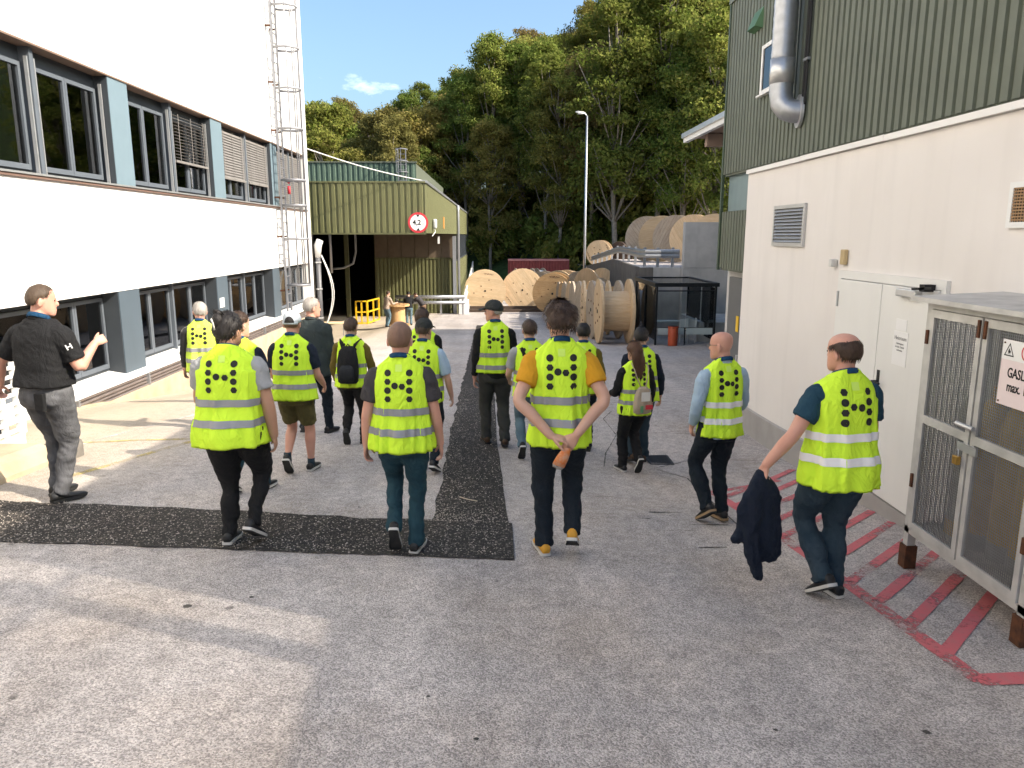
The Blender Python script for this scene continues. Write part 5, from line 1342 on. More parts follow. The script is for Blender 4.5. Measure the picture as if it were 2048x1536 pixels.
def person(label, x, y, h, yaw=0.0, g=1.0, ga=1.0, fL=(-.10, .16, 0, 0, 6), fR=(.10, -.22, 30, .02, 6), lean=3, twist=0, side=0, headrot=(0, 0), aL=(5, 9, 12, 2), aR=(5, 9, 12, 2), elbowL=None, elbowR=None,
           sk=None, hair=('short', None), top=(None, .6, .95), vest=None, vhem=.86, refl=None, pants=None, legw=1.0, shorts=False, shoes=None, sole=None, lan=True, cap=None, seed=1, voxel=.0075, curl=.55, vw=1.0, emblem=True, cat="person", collar=None, glasses=False, hem_z=None, group=None):
    sk = sk or K_fair; k = h / 1.80
    z0 = gz(x, y)
    root = thing("person", label, cat, (x, y, z0), R(yaw), group)
    cy, sy = math.cos(R(yaw)), math.sin(R(yaw))
    def go(lx, ly): return (gz(x + k * (lx * cy - ly * sy), y + k * (lx * sy + ly * cy)) - z0) / k
    # --- feet and legs
    pel = Vector((side, (fL[1] + fR[1]) * .5 * .55, .965 - .05 * min(1, (fL[1] - fR[1]) ** 2 * 1.4) + min(go(fL[0], fL[1]), go(fR[0], fR[1])) * .6))
    feet, knees, hips = [], [], []
    for s, f in ((-1, fL), (1, fR)):
        lx, ly, pitch, lift, toe = f; ph = R(pitch)
        Tz = Matrix.Translation((lx, ly + .0, go(lx, ly) + lift + .002)) @ Matrix.Rotation(-s * R(toe), 4, 'Z') @ Matrix.Translation((0, .13, 0)) @ Matrix.Rotation(-ph, 4, 'X') @ Matrix.Translation((0, -.13, 0))
        ank = Tz @ Vector((0, 0, .085)); hp = pel + Vector((s * .092 * (.6 + .4 * g), 0, -.045))
        feet.append((Tz, ank)); hips.append(hp); knees.append(ik(hp, ank, .435, .425, Vector((s * .06, 1, 0))))
    Mu = Matrix.Translation(pel) @ Matrix.Rotation(R(twist), 4, 'Z') @ Matrix.Rotation(-R(lean), 4, 'X') @ Matrix.Translation((0, 0, -.965))
    # --- arms
    sh_w = .180 * (.70 + .30 * g)
    J = []
    for s, a, e in ((-1, aL, elbowL), (1, aR, elbowR)):
        S_ = Mu @ Vector((s * sh_w, -.008, 1.412))
        if e:
            E_, W_ = Vector(e[0]), Vector(e[1])
        else:
            sw, ab, el, ab2 = [R(q) for q in a]
            E_ = S_ + Vector((s * math.sin(ab), math.sin(sw) * math.cos(ab), -math.cos(sw) * math.cos(ab))) * .295
            W_ = E_ + Vector((s * math.sin(ab2), math.sin(sw + el) * math.cos(ab2), -math.cos(sw + el) * math.cos(ab2))) * .255
        J.append((S_, E_, W_, e))
    Th = Mu @ Matrix.Translation((0, .012, 1.560)) @ Matrix.Rotation(R(headrot[0]), 4, 'Z') @ Matrix.Rotation(-R(headrot[1]), 4, 'X') @ Matrix.Translation((0, .008, .113)) @ Matrix.Diagonal((1.04, 1.04, 1.04, 1))
    K = Matrix.Diagonal((k, k, k, 1))
    def fin(b): b.v = [tuple(Vector(p) * k) for p in b.v]; return b
    # --- continuous body
    b = MB()
    head_mesh(b, Th)
    b.tube([Mu @ Vector((0, -.012, 1.40)), Mu @ Vector((0, -.008, 1.50)), Th @ Vector((0, -.022, -.06)), Th @ Vector((0, -.015, 0))], [.075, .060, .057, .05], 14)
    b.tube([Mu @ Vector((0, 0, 1.0)), Mu @ Vector((0, 0, 1.2)), Mu @ Vector((0, 0, 1.42))], [.09, .10, .07], 12)
    for s, (S_, E_, W_, e) in zip((-1, 1), J):
        b.tube([Mu @ Vector((0, 0, 1.39)), S_], [.05, .05], 10)
        P_, R_ = smooth_path([S_, S_.lerp(E_, .5), E_, E_.lerp(W_, .35), W_], [.050 * ga, .047 * ga, .040 * ga, .041 * ga, .0275 * ga])
        b.tube(P_, R_, 12, endround=True)
        d = (W_ - E_).normalized()
        if e and len(e) > 2: n_, l_, d_ = Vector(e[2]), Vector(e[3]), (Vector(e[4]) if len(e) > 4 else d); cu = e[5] if len(e) > 5 else curl
        else: n_, l_, d_, cu = Vector((-s, -.15, 0)), Vector((0, 1, .2)), (d + Vector((0, .08, -.25))).normalized(), curl
        hand(b, W_, d_, n_, l_, cu)
    if shorts:
        for (Tz, ank), kn, hp in zip(feet, knees, hips):
            P_, R_ = smooth_path([hp, kn, kn.lerp(ank, .35), kn.lerp(ank, .75), ank, ank + Vector((0, 0, -.05))], [.08, .056, .060, .041, .034, .034]); b.tube(P_, R_, 14)
            b.tube([Mu @ Vector((0, 0, 1.0)), hp], [.08, .08], 10)
    me = fuse(fin(b), "body", sk, voxel, 3)
    o = bpy.data.objects.new("body", me); link(o, root)
    # --- face details
    for s in (-1, 1):
        fin(MB().ball(Th @ Vector((s * .031, .0845, .006)), (.013, .006, .0075), 10, 6, Th.to_3x3())).build("eye", M_eye, root, True)
    # --- hair, cap
    hk = hair[0]
    if hk and hair[1]:
        prm = dict(short=dict(thick=.013, amp=.005, nstr=420, slen=.026), buzz=dict(thick=.0085, amp=.0012, nstr=0), crop=dict(thick=.008, amp=.003, nstr=300, slen=.016), mop=dict(thick=.032, amp=.012, nstr=1300, slen=.030), balding=dict(thick=.014, amp=.004, nstr=500, slen=.03),
                   long=dict(thick=.018, amp=.004, nstr=300, slen=.05), bun=dict(thick=.018, amp=.006, nstr=260, slen=.04))[hk]
        hb = hair_mesh('balding' if hk == 'balding' else hk, Th, hair[1], seed, **prm)
        rg = random.Random(seed + 5)
        if hk == 'long':
            rings = [[Th @ Vector((.0 + w_ * math.cos(a), yo - d_ * math.sin(a) + .008 * math.sin(a * 5 + z * 30), z)) for a in [2 * PI * i / 18 for i in range(18)]] for z, w_, d_, yo in ((.03, .085, .06, -.06), (-.05, .088, .045, -.08), (-.13, .085, .035, -.095), (-.21, .075, .030, -.115), (-.29, .06, .026, -.125), (-.36, .035, .016, -.13))]
            hb.loft(rings)
            for q in range(260):
                a = rg.uniform(0, 2 * PI); z1 = rg.uniform(-.05, -.30); p = Vector((.085 * math.cos(a) * (1 - .6 * max(0, -z1 - .1)), -.09 - .045 * math.sin(a) + z1 * .12, z1)); e2 = p + Vector((rg.gauss(0, .012), rg.gauss(-.005, .006), -rg.uniform(.05, .11))); w2 = Vector((.003, 0, 0))
                kk = len(hb.v); hb.v += [tuple(Th @ v) for v in (p - w2, p + w2, e2)]; hb.f.append((kk, kk + 1, kk + 2))
        if hk == 'bun':
            R3 = Th.to_3x3()
            hb.ball(Th @ Vector((-.012, -.095, .075)), (.040, .035, .062), 12, 8, R3); hb.ball(Th @ Vector((-.02, -.075, .128)), (.028, .026, .03), 10, 7, R3)
            for q in range(26):
                p = Vector((rg.gauss(-.015, .02), -.08 + rg.gauss(0, .015), .12)); e2 = p + Vector((rg.gauss(-.02, .03), rg.gauss(-.01, .02), rg.uniform(.03, .06))); w2 = Vector((.005, 0, 0)); kk = len(hb.v)
                hb.v += [tuple(Th @ v) for v in (p - w2, p + w2, e2)]; hb.f.append((kk, kk + 1, kk + 2))
        fin(hb).build("hair", hair[1], root, True)
        if hk == 'bun':
            fin(MB().tube([Th @ Vector((-.03, -.137, .10)), Th @ Vector((-.018, -.135, .06)), Th @ Vector((-.018, -.128, .02))], .006, 6)).build("hair_clip", C_white, root, True)
    if cap:
        cb_ = MB(); rings = []
        for j in range(9):
            f = j / 8; ring = []
            for i in range(32):
                th = 2 * PI * i / 32; lo = R(2 + 10 * math.sin(th)); ring.append(Th @ ell_pt(th, lo + (R(88) - lo) * f, .012 + .006 * math.sin(PI * f)))
            rings.append(ring)
        cb_.loft([[Th @ ell_pt(2 * PI * i / 32, R(2 + 10 * math.sin(2 * PI * i / 32)), .002) for i in range(32)]] + rings)
        cp = fin(cb_).build("cap", cap, root, True)
        v = MB(); ri = []
        for q, dz in ((0, 0), (.5, -.006), (1, -.022)):
            ri.append([(.088 * math.sin(a) * (1 - .10 * q), .075 + .03 * math.cos(a) + (.085 * q) * math.cos(a * .8), .048 + dz - .010 * math.sin(a) ** 2) for a in frange(-1.35, 1.35, .225)])
        n_ = len(ri[0]); vv = [Th @ Vector(p) for r_ in ri for p in r_] + [Th @ (Vector(p) + Vector((0, 0, -.006))) for r_ in ri for p in r_]
        ff = []
        for j in range(2):
            for i in range(n_ - 1):
                a = j * n_ + i; ff += [(a, a + 1, a + n_ + 1, a + n_), (3 * n_ + a, 3 * n_ + a + n_, 3 * n_ + a + n_ + 1, 3 * n_ + a + 1)]
        for i in range(n_ - 1): ff.append((2 * n_ + i, 2 * n_ + i + 1, 5 * n_ + i + 1, 5 * n_ + i))
        v.add(vv, ff); fin(v).build("visor", cap, cp, True)
        if cap is C_capw:
            ar = MB(); pts = [Th @ ell_pt(-PI / 2 + t, R(-3), .022) for t in frange(-.5, .5, .1)] + [Th @ ell_pt(-PI / 2 + .5 * math.cos(t), R(-3 + 30 * math.sin(t)), .0235) for t in frange(.25, PI - .25, .3)]
            ar.add(pts + [Th @ ell_pt(-PI / 2, R(9), .026)], [(i, (i + 1) % len(pts), len(pts)) for i in range(len(pts))]); fin(ar).build("cap_opening", H_dark, cp)
            st2 = MB(); st2.tube([Th @ ell_pt(-PI / 2 + t, R(-5), .016) for t in frange(-.9, .9, .1)], .009, 6, ell=(1.4, .4)); fin(st2).build("strap", cap, cp, True)
    if glasses:
        gb_ = MB()
        for s in (-1, 1):
            gb_.tube([Th @ Vector((s * .082, -.02, .012)), Th @ Vector((s * .080, .05, .012)), Th @ Vector((s * .066, .098, .010))], .0022, 6)
            gb_.tube([Th @ Vector((s * (.034 + .026 * math.cos(a)), .104 - .004 * abs(math.cos(a)), .004 + .019 * math.sin(a))) for a in frange(0, 2 * PI, PI / 10)], .0018, 5)
        gb_.tube([Th @ Vector((-.009, .105, .008)), Th @ Vector((.009, .105, .008))], .002, 5)
        fin(gb_).build("glasses", M_glassesrim, root, True)
    # --- shirt
    tm, slv, hem = top
    b = MB(); zs = frange(hem, 1.53, .035); gs = (.80 if vest else 1.0)
    rings = []
    for z in zs:
        hw, hd = vest_prof(z)
        rings.append([Mu @ Vector((se(a, hw * g * gs * (1.0 if z < 1.4 else .5 + .5 / g), hd * g * gs)[0], se(a, hw * g * gs, hd * g * gs)[1], z)) for a in [2 * PI * i / 24 for i in range(24)]])
    b.loft(rings)
    for s, (S_, E_, W_, e) in zip((-1, 1), J):
        inner = Mu @ Vector((s * sh_w * .45, 0, 1.38))
        if slv <= 1.0:
            end = S_.lerp(E_, slv)
            P_, R_ = smooth_path([inner, S_, S_.lerp(E_, slv * .55), end], [.07, .066 * ga if vest else .076 * ga, .070 * ga, .071 * ga], 4)
        else:
            end = E_.lerp(W_, slv - 1.0)
            P_, R_ = smooth_path([inner, S_, S_.lerp(E_, .5), E_, E_.lerp(W_, .45), end], [.07, .066 * ga if vest else .076 * ga, .066 * ga, .057 * ga, .051 * ga, .042 * ga], 4)
        b.tube(P_, R_, 14)
    me = fuse(fin(b), "shirt", tm, max(.0105, voxel * 1.35), 4); cloth_noise(me, .012, seed * 3.1)
    shirt = bpy.data.objects.new("shirt", me); link(shirt, root)
    if collar:
        fin(MB().tube([Mu @ Vector((.071 * math.cos(a), -.008 + .066 * math.sin(a), 1.527 - .022 * math.sin(a))) for a in frange(0, 2 * PI, PI / 12)], .019, 8, ell=(1.25, .55), ref=(0, 0, 1))).build("collar", collar, shirt, True)
    # --- vest with tape, print and tab
    if vest:
        NT = 72; zs = frange(vhem, 1.55, .0165); vv = []; sd = seed * 7.3
        for j, z in enumerate(zs):
            hw, hd = vest_prof(z); f = sm(1.42, 1.0, z)
            for i in range(NT):
                th = 2 * PI * i / NT; c, s = math.cos(th), math.sin(th)
                px_, py_ = se(th, hw * g * vw * (1 if z < 1.4 else .45 + .55 / (g * vw)), hd * g, 2.5)
                dd = (.022 * noise.noise(Vector((c * 1.8, s * 1.8 + sd, z * 1.6))) + .034 * noise.noise(Vector((c * 4.6 + sd, s * 4.6, z * 1.7))) + .015 * noise.noise(Vector((c * 10 + z * 3, s * 10 + sd, z * 7)))) * (.28 + .95 * f)
                u = Vector((px_, py_, 0)).normalized(); zz = z - (.035 * sm(1.44, 1.55, z) * s) + (.010 * noise.noise(Vector((c * 2, s * 2, sd))) if j == 0 else 0)
                vv.append(Vector((px_, py_, zz)) + u * dd)
        ff = [(j * NT + i, j * NT + (i + 1) % NT, (j + 1) * NT + (i + 1) % NT, (j + 1) * NT + i) for j in range(len(zs) - 1) for i in range(NT)]
        bvh = BVHTree.FromPolygons(vv, ff)
        lip = [p * 1.0 for p in vv[:NT]]; n0 = len(vv)
        vv2 = vv + [Vector((p.x * .96, p.y * .96, p.z + .02)) for p in lip]
        ff2 = ff + [(i, n0 + i, n0 + (i + 1) % NT, (i + 1) % NT) for i in range(NT)]
        vb = MB(); vb.add([Mu @ p for p in vv2], ff2)
        vo = fin(vb).build("vest", vest, root, True)
        def surf(px_, z, off=.004):
            h_ = bvh.ray_cast(Vector((px_, -1, z)), Vector((0, 1, 0)))
            return (h_[0] + Vector((0, -off, 0))) if h_[0] is not None else None
        for zc in (1.160, 1.012):
            sb = MB(); rows = [[], [], []]
            for i in range(NT):
                th = 2 * PI * i / NT
                for q, dz in enumerate((-.0265, 0, .0265)):
                    o_ = Vector((math.cos(th), math.sin(th), 0)); h_ = bvh.ray_cast(Vector((0, 0, zc + dz)) + o_, -o_)
                    p = h_[0] if h_[0] is not None else Vector((o_.x * .2, o_.y * .15, zc + dz))
                    rows[q].append(Mu @ (p + o_ * .0065))
            sb.loft(rows, False); fin(sb).build("reflective_tape", refl or C_refl, vo, True)
        if emblem:
            gw = .5 + .5 * g; zc = 1.352
            pos = [(sx * .078 * gw, zc + r_) for sx in (-1, 1) for r_ in (.094, .0315, -.0315, -.094)] + [(-.026 * gw, zc + .003), (.026 * gw, zc - .003)]
            for i, (ex, ez) in enumerate(pos):
                nn_ = 6 if (i + seed) % 2 else 14; eb = MB(); ps = []
                for q in range(nn_):
                    a = 2 * PI * q / nn_ + (.0 if nn_ == 6 else .2); p = surf(ex + .0243 * math.cos(a), ez + .0243 * math.sin(a)); ps.append(p)
                c_ = surf(ex, ez, .005)
                if c_ is None or any(p is None for p in ps): continue
                eb.add([Mu @ p for p in ps] + [Mu @ c_], [(q, (q + 1) % nn_, nn_) for q in range(nn_)]); fin(eb).build("print_dot", C_print, vo)
        ps = [surf(sx, sz_, .003) for sx, sz_ in ((-.024, 1.455), (.024, 1.455), (.024, 1.505), (-.024, 1.505))]
        if all(p is not None for p in ps): fin(MB().add([Mu @ p for p in ps], [(0, 1, 2, 3)])).build("tab", C_tab, vo)
    else: surf = None
    if lan:
        fin(MB().tube([Mu @ Vector((.078 * math.cos(a), -.012 + .074 * math.sin(a), 1.545 - .03 * math.sin(a))) for a in frange(0, 2 * PI, PI / 14)], .013, 8, ell=(1.5, .45), ref=(0, 0, 1))).build("lanyard", C_lan, root, True)
    # --- trousers
    b = MB(); rings = []
    for z, hw, hd, yo in ((1.075, .145, .105, 0), (1.02, .155, .112, -.002), (.96, .168, .124, -.008), (.90, .178, .132, -.012), (.85, .176, .128, -.010), (.81, .150, .11, -.004)):
        rings.append([pel + Vector((se(a, hw * g, hd * g, 2.3)[0], se(a, hw * g, hd * g, 2.3)[1] + yo, z - .965)) for a in [2 * PI * i / 24 for i in range(24)]])
    b.loft(rings)
    lw = legw; gl2 = .35 + .65 * g
    for s, (Tz, ank), kn, hp in zip((-1, 1), feet, knees, hips):
        if shorts:
            e_ = hp.lerp(kn, .86); P_, R_ = smooth_path([hp + Vector((0, 0, .05)), hp.lerp(kn, .3), e_], [.105 * gl2, .102 * gl2, .092 * gl2], 5)
        else:
            dn = (ank - kn).normalized()
            P_, R_ = smooth_path([hp + Vector((0, 0, .05)), hp.lerp(kn, .35), kn.lerp(hp, .12), kn + (ank - kn) * .12, kn.lerp(ank, .45), kn.lerp(ank, .8), ank + dn * .025], [.114 * gl2, .104 * gl2, .076 * lw * gl2, .070 * lw, .068 * lw, .061 * lw, .062 * lw], 4)
        b.tube(P_, R_, 16)
    me = fuse(fin(b), "trousers", pants, .0125, 4); cloth_noise(me, .016, seed * 1.7, 8, 24, .25 * k, 1.0 * k)
    o = bpy.data.objects.new("shorts" if shorts else "trousers", me); link(o, root)
    for (Tz, ank) in feet:
        u, s_, q_ = shoe_meshes(Tz, shoes, sole)
        sh_o = fin(u).build("shoe", shoes or S_black, root, True); smooth_by_angle(fin(s_).build("sole", sole or S_soled, sh_o), 50); fin(q_).build("outsole", S_soled, sh_o)
        if shorts: fin(MB().tube([ank + Vector((0, 0, -.04)), ank + Vector((0, 0, .02)), ank + Vector((0, .0, .06))], [.042, .040, .040], 14)).build("sock", C_jeand, root, True)
    return root, dict(Mu=Mu, Th=Th, J=J, k=k, pel=pel, feet=feet, surf=surf)
# --- the guide in black at the left
P1, i1 = person("man in black polo shirt and grey jeans gesturing with his thumb, left edge", -4.02, 6.62, 1.95, yaw=-14, g=1.16, ga=1.12, fL=(-.09, .10, 0, 0, 4), fR=(.09, -.06, 0, 0, 22), lean=3, headrot=(-42, 2), sk=K_pink, hair=('crop', H_mid), collar=C_black,
    top=(C_black, .80, .985), pants=C_jeang, legw=1.05, shoes=S_black, sole=S_soled, seed=3, curl=.8,
    elbowR=((.30, .07, 1.135), (.335, .22, 1.31), (-.5, .5, -.2), (.0, -.2, 1.0), (.3, .8, .35), 1.45), elbowL=((-.38, -.02, 1.17), (-.50, .05, .95), (.6, .3, -.3), (.2, .9, .3)))
Mq = i1['Mu']; kk_ = i1['k']
S_, E_, W_, _e = i1['J'][1]
q_ = S_.lerp(E_, .42) + Vector((.062, -.055, .02)); ux = (E_ - S_).normalized()
nn_ = Vector((.55, -.83, .1)); nn_ = (nn_ - ux * nn_.dot(ux)).normalized(); rr_ = ux.cross(nn_) * -1
b = MB()
for (a0, a1, c0, c1) in ((-.022, -.012, -.022, .022), (.012, .022, -.022, .022), (-.012, .012, -.004, .004)):
    b.add([(q_ + rr_ * u + ux * v + nn_ * .014) * kk_ for u, v in ((a0, c0), (a1, c0), (a1, c1), (a0, c1))], [(0, 1, 2, 3)])
b.build("sleeve_emblem", M_signwhite, P1)
pk_ = i1['pel']
MB().bbox((pk_.x + .045) * kk_, (pk_.x + .13) * kk_, (pk_.y - .172) * kk_, (pk_.y - .135) * kk_, .80 * kk_, .945 * kk_, .006).build("back_pocket", C_black, P1)

# --- the visitors
person("grey-haired man in vest over black leather jacket and jeans, farthest left by the wall", -3.93, 10.0, 1.74, yaw=8, fL=(-.09, .12, 0, 0, 6), fR=(.09, -.16, 22, .01, 6), headrot=(22, 0), sk=K_pink, hair=('short', H_grey), top=(C_leather, 1.9, .95), ga=1.05,
       vest=C_vest2, pants=C_jean, seed=5, aL=(2, 12, 10, 6), aR=(18, 10, 60, -10), voxel=.009)
person("woman with black pinned-up hair in a vest, grey T-shirt and black trousers", -1.98, 5.55, 1.80, yaw=-3, g=1.36, ga=1.2, fL=(-.10, -.02, 4, 0, 4), fR=(.09, -.10, 34, .045, 10), lean=2, headrot=(-14, -3), sk=K_tan, hair=('bun', H_dark),
       top=(C_grey, .62, .95), vest=C_vest, pants=C_black, legw=.95, shoes=S_black, sole=S_sole, seed=2, aL=(14, 14, 55, -14), aR=(-3, 15, 12, 4), vhem=.83, vw=.95)
person("person in vest and navy sleeve mostly hidden behind the woman with pinned-up hair", -2.40, 6.95, 1.76, yaw=-4, fL=(-.09, -.18, 25, .01, 4), fR=(.11, .15, 0, 0, 10), headrot=(-25, 0), sk=K_fair, hair=('short', H_brown), top=(C_navy, .7, .93), vest=C_vest, pants=C_jeant, sole=S_sole, seed=9, voxel=.009)
person("man in white cap, vest and khaki shorts", -2.12, 7.75, 1.74, yaw=-2, g=1.04, ga=1.05, fL=(-.08, -.20, 48, .03, 4), fR=(.10, .14, 0, 0, 8), lean=4, headrot=(2, 2), sk=K_pink, hair=('buzz', H_buzz), cap=C_capw, top=(C_navy, .75, .92), vest=C_vest, pants=C_khaki, shorts=True, sole=S_sole, seed=4,
       aL=(8, 10, 50, 0), aR=(8, 12, 45, 2), vw=1.06)
person("grey-haired man in dark grey jacket without a vest behind the white-capped man", -2.44, 9.85, 1.84, yaw=-12, g=1.14, ga=1.15, fL=(-.10, -.12, 15, 0, 6), fR=(.12, .16, 0, 0, 10), headrot=(-40, 0), sk=K_pink, hair=('short', H_grey), top=(C_char, 1.92, .80), pants=C_inkn, seed=6, lan=False, collar=C_char, voxel=.009)
PB, iB = person("man with black backpack over his vest and olive sweater", -1.80, 9.25, 1.62, yaw=-2, fL=(-.09, -.20, 55, .03, 4), fR=(.11, .12, 0, 0, 22), headrot=(-8, 0), sk=K_fair, hair=('short', H_brown), top=(C_olive, 1.9, .84), vest=C_vest, pants=C_black, seed=7, aL=(6, 16, 14, -4), aR=(6, 16, 14, -4), emblem=True, voxel=.009, vhem=.86)
person("man with reddish buzz cut in vest and teal jeans, front centre left", -.70, 5.40, 1.78, yaw=-1, g=1.02, ga=1.06, fL=(-.08, -.10, 58, .035, 2), fR=(.07, .06, 0, 0, 8), lean=2, headrot=(-2, -6), sk=K_pink, hair=('buzz', H_buzz), top=(C_dgrey, .66, .95), vest=C_vest, pants=C_jeant, legw=.92, shoes=S_black, sole=S_sole, seed=8,
       aL=(-4, 14, 14, 6), aR=(0, 13, 12, 7), vw=1.04)
person("man in dark cap and light blue shirt half hidden behind the buzz-cut man", -.78, 7.95, 1.70, yaw=-8, fL=(-.09, .12, 0, 0, 6), fR=(.11, -.14, 28, .01, 6), headrot=(-12, 0), sk=K_fair, hair=('short', H_mid), cap=C_capd, top=(C_ltblue, .85, .93), vest=C_vest, pants=C_inkn, sole=S_sole, seed=10, aR=(5, 16, 18, 6), voxel=.009)
person("brown-haired man almost hidden beyond the dark-capped man", -.94, 9.40, 1.76, yaw=-6, fL=(-.09, .12, 0, 0, 6), fR=(.11, -.14, 28, .01, 6), sk=K_fair, hair=('short', H_brown), top=(C_black, 1.9, .93), vest=C_vest, pants=C_inkn, seed=11, voxel=.010)
person("man in black cap, black pullover and vest looking left on the dark strip", -.02, 9.55, 1.91, yaw=6, g=.98, fL=(-.10, .12, 0, 0, 8), fR=(.11, -.08, 8, 0, 6), lean=1, headrot=(60, 2), sk=K_pink, hair=('crop', H_grey), cap=C_capd, top=(C_black, 1.9, .87), vest=C_vest, pants=C_slate, legw=1.12, shoes=S_brown, sole=S_soled, seed=12,
       aL=(-2, 10, 10, 4), aR=(10, 12, 40, -6), vhem=.94)
PG, iG = person("man in grey T-shirt and vest with a black strap, left of the mustard-shirted man", .40, 8.95, 1.74, yaw=2, fL=(-.09, -.20, 50, .03, 4), fR=(.10, .10, 0, 0, 6), headrot=(6, 0), sk=K_fair, hair=('short', H_brown), top=(C_grey, .75, .93), vest=C_vest, pants=C_jeanl, sole=S_sole, seed=13, aL=(8, 16, 55, -4), voxel=.009)
PY, iY = person("curly-haired man in mustard T-shirt and vest with hands clasped behind his back", .47, 5.46, 1.95, yaw=0, g=1.03, ga=1.06, fL=(-.10, .02, 0, 0, 10), fR=(.09, -.10, 30, .05, 8), lean=2, headrot=(10, -2), sk=K_fair, hair=('mop', H_brown), top=(C_mustard, .60, .84), vest=C_vest, pants=C_inkn, legw=1.06, shoes=S_must, sole=S_sole, seed=14,
       elbowL=((-.285, -.15, 1.17), (-.075, -.235, .945), (.1, .25, -1), (.2, -1, .0), (.95, -.10, -.22), .9), elbowR=((.285, -.15, 1.17), (.095, -.245, .955), (-.2, .8, -.3), (-.5, -.5, -.3), (-.55, -.02, -.8), .55), vhem=.84, refl=C_refl)
person("dark-haired man in olive sweater and vest right behind the mustard-shirted man", 1.12, 9.55, 1.72, yaw=-2, fL=(-.09, -.15, 30, .01, 4), fR=(.10, .14, 0, 0, 6), sk=K_fair, hair=('short', H_dark), top=(C_olive, 1.88, .84), vest=C_vest, pants=C_inkn, seed=15, aR=(0, 14, 12, 4), voxel=.010)
PD, iD = person("dark-haired man in navy jacket, vest and jeans beside the long-haired woman", 1.80, 9.15, 1.74, yaw=4, fL=(-.10, -.12, 20, .01, 4), fR=(.10, .14, 0, 0, 8), headrot=(-16, 0), sk=K_fair, hair=('short', H_dark), top=(C_navy, 1.88, .86), vest=C_vest, pants=C_jeand, shoes=S_brown, seed=16, aR=(2, 16, 14, 6), voxel=.009)
PT, iT = person("woman with long brown hair, black clothes and vest carrying a canvas bag", 1.62, 8.62, 1.59, yaw=14, g=.98, fL=(-.09, .10, 0, 0, 6), fR=(.06, -.20, 58, .04, 4), lean=3, headrot=(10, 0), sk=K_fair, hair=('long', H_auburn), top=(C_black, 1.75, .82), vest=C_vest, pants=C_black, legw=1.05, sole=S_sole, seed=17, aL=(12, 12, 65, -6), aR=(0, 15, 20, 4), emblem=True, voxel=.009, vhem=.84)
person("bald man with glasses, light blue shirt and vest, hand in pocket", 1.98, 6.50, 1.76, yaw=16, g=.96, fL=(-.10, -.14, 36, .02, 4), fR=(.09, -.02, 6, 0, 6), lean=1, headrot=(34, 2), sk=K_pink, hair=(None, None), glasses=True, top=(C_ltblue, 1.85, .84), vest=C_vest, pants=C_inkn, shoes=S_black, sole=S_soleg, seed=18, collar=C_ltblue,
       aL=(-4, 17, 40, -12), aR=(8, 14, 45, -14), refl=C_reflflash)
PR, iR = person("balding man in petrol polo, vest and dark jeans carrying a jacket, nearest right", 2.25, 4.74, 1.83, yaw=10, g=1.16, ga=1.12, fL=(-.05, -.12, 34, .02, 4), fR=(.08, .02, 0, 0, -6), lean=2, headrot=(16, 0), sk=K_pink, hair=('balding', H_brown), top=(C_teal, .62, .80), vest=C_vest, pants=C_jeand, legw=1.08, shoes=S_black, sole=S_sole, seed=19, collar=C_teal,
       elbowL=((-.335, -.03, 1.165), (-.475, .04, .945), (.3, .2, -.6), (.0, 1, .1), (-.25, .05, -1), 1.1), aR=(8, 12, 40, -4), refl=C_reflflash, vhem=.82)
# --- workers far off
person("worker in light jacket and pale jeans standing at the upright drum", -5.40, 37.2, 1.80, yaw=-40, fL=(-.12, .05, 0, 0, 6), fR=(.12, -.1, 0, 0, 6), lean=8, sk=K_fair, hair=('short', H_brown), top=(cloth("beige", (.36, .28, .22)), 1.8, .9), pants=C_jeanl, seed=20, lan=False, voxel=.014, aL=(30, 8, 70, 0), aR=(30, 8, 70, 0))
person("worker in black sweatshirt and pale jeans leaning over the upright drum", -4.45, 38.3, 1.74, yaw=8, fL=(-.10, .05, 0, 0, 6), fR=(.10, -.05, 0, 0, 6), lean=24, sk=K_fair, hair=('short', H_dark), top=(C_black, 1.8, .9), pants=C_jeanl, seed=21, lan=False, voxel=.014, aL=(40, 8, 40, 0), aR=(40, 8, 40, 0))
person("worker in dark jacket and brown trousers bending to the left", -3.98, 41.0, 1.80, yaw=62, fL=(-.10, .12, 0, 0, 6), fR=(.10, -.12, 0, 0, 6), lean=42, sk=K_fair, hair=('short', H_brown), top=(C_dgrey, 1.8, .9), pants=C_brownk, seed=22, lan=False, voxel=.014, aL=(60, 8, 20, 0), aR=(60, 8, 20, 0))

# ---- things carried
def wpos(info, root, v, scaled=True):
    p = Vector(v) * (info['k'] if scaled else 1); cy, sy = math.cos(root.rotation_euler.z), math.sin(root.rotation_euler.z)
    return Vector((root.location.x + p.x * cy - p.y * sy, root.location.y + p.x * sy + p.y * cy, root.location.z + p.z))
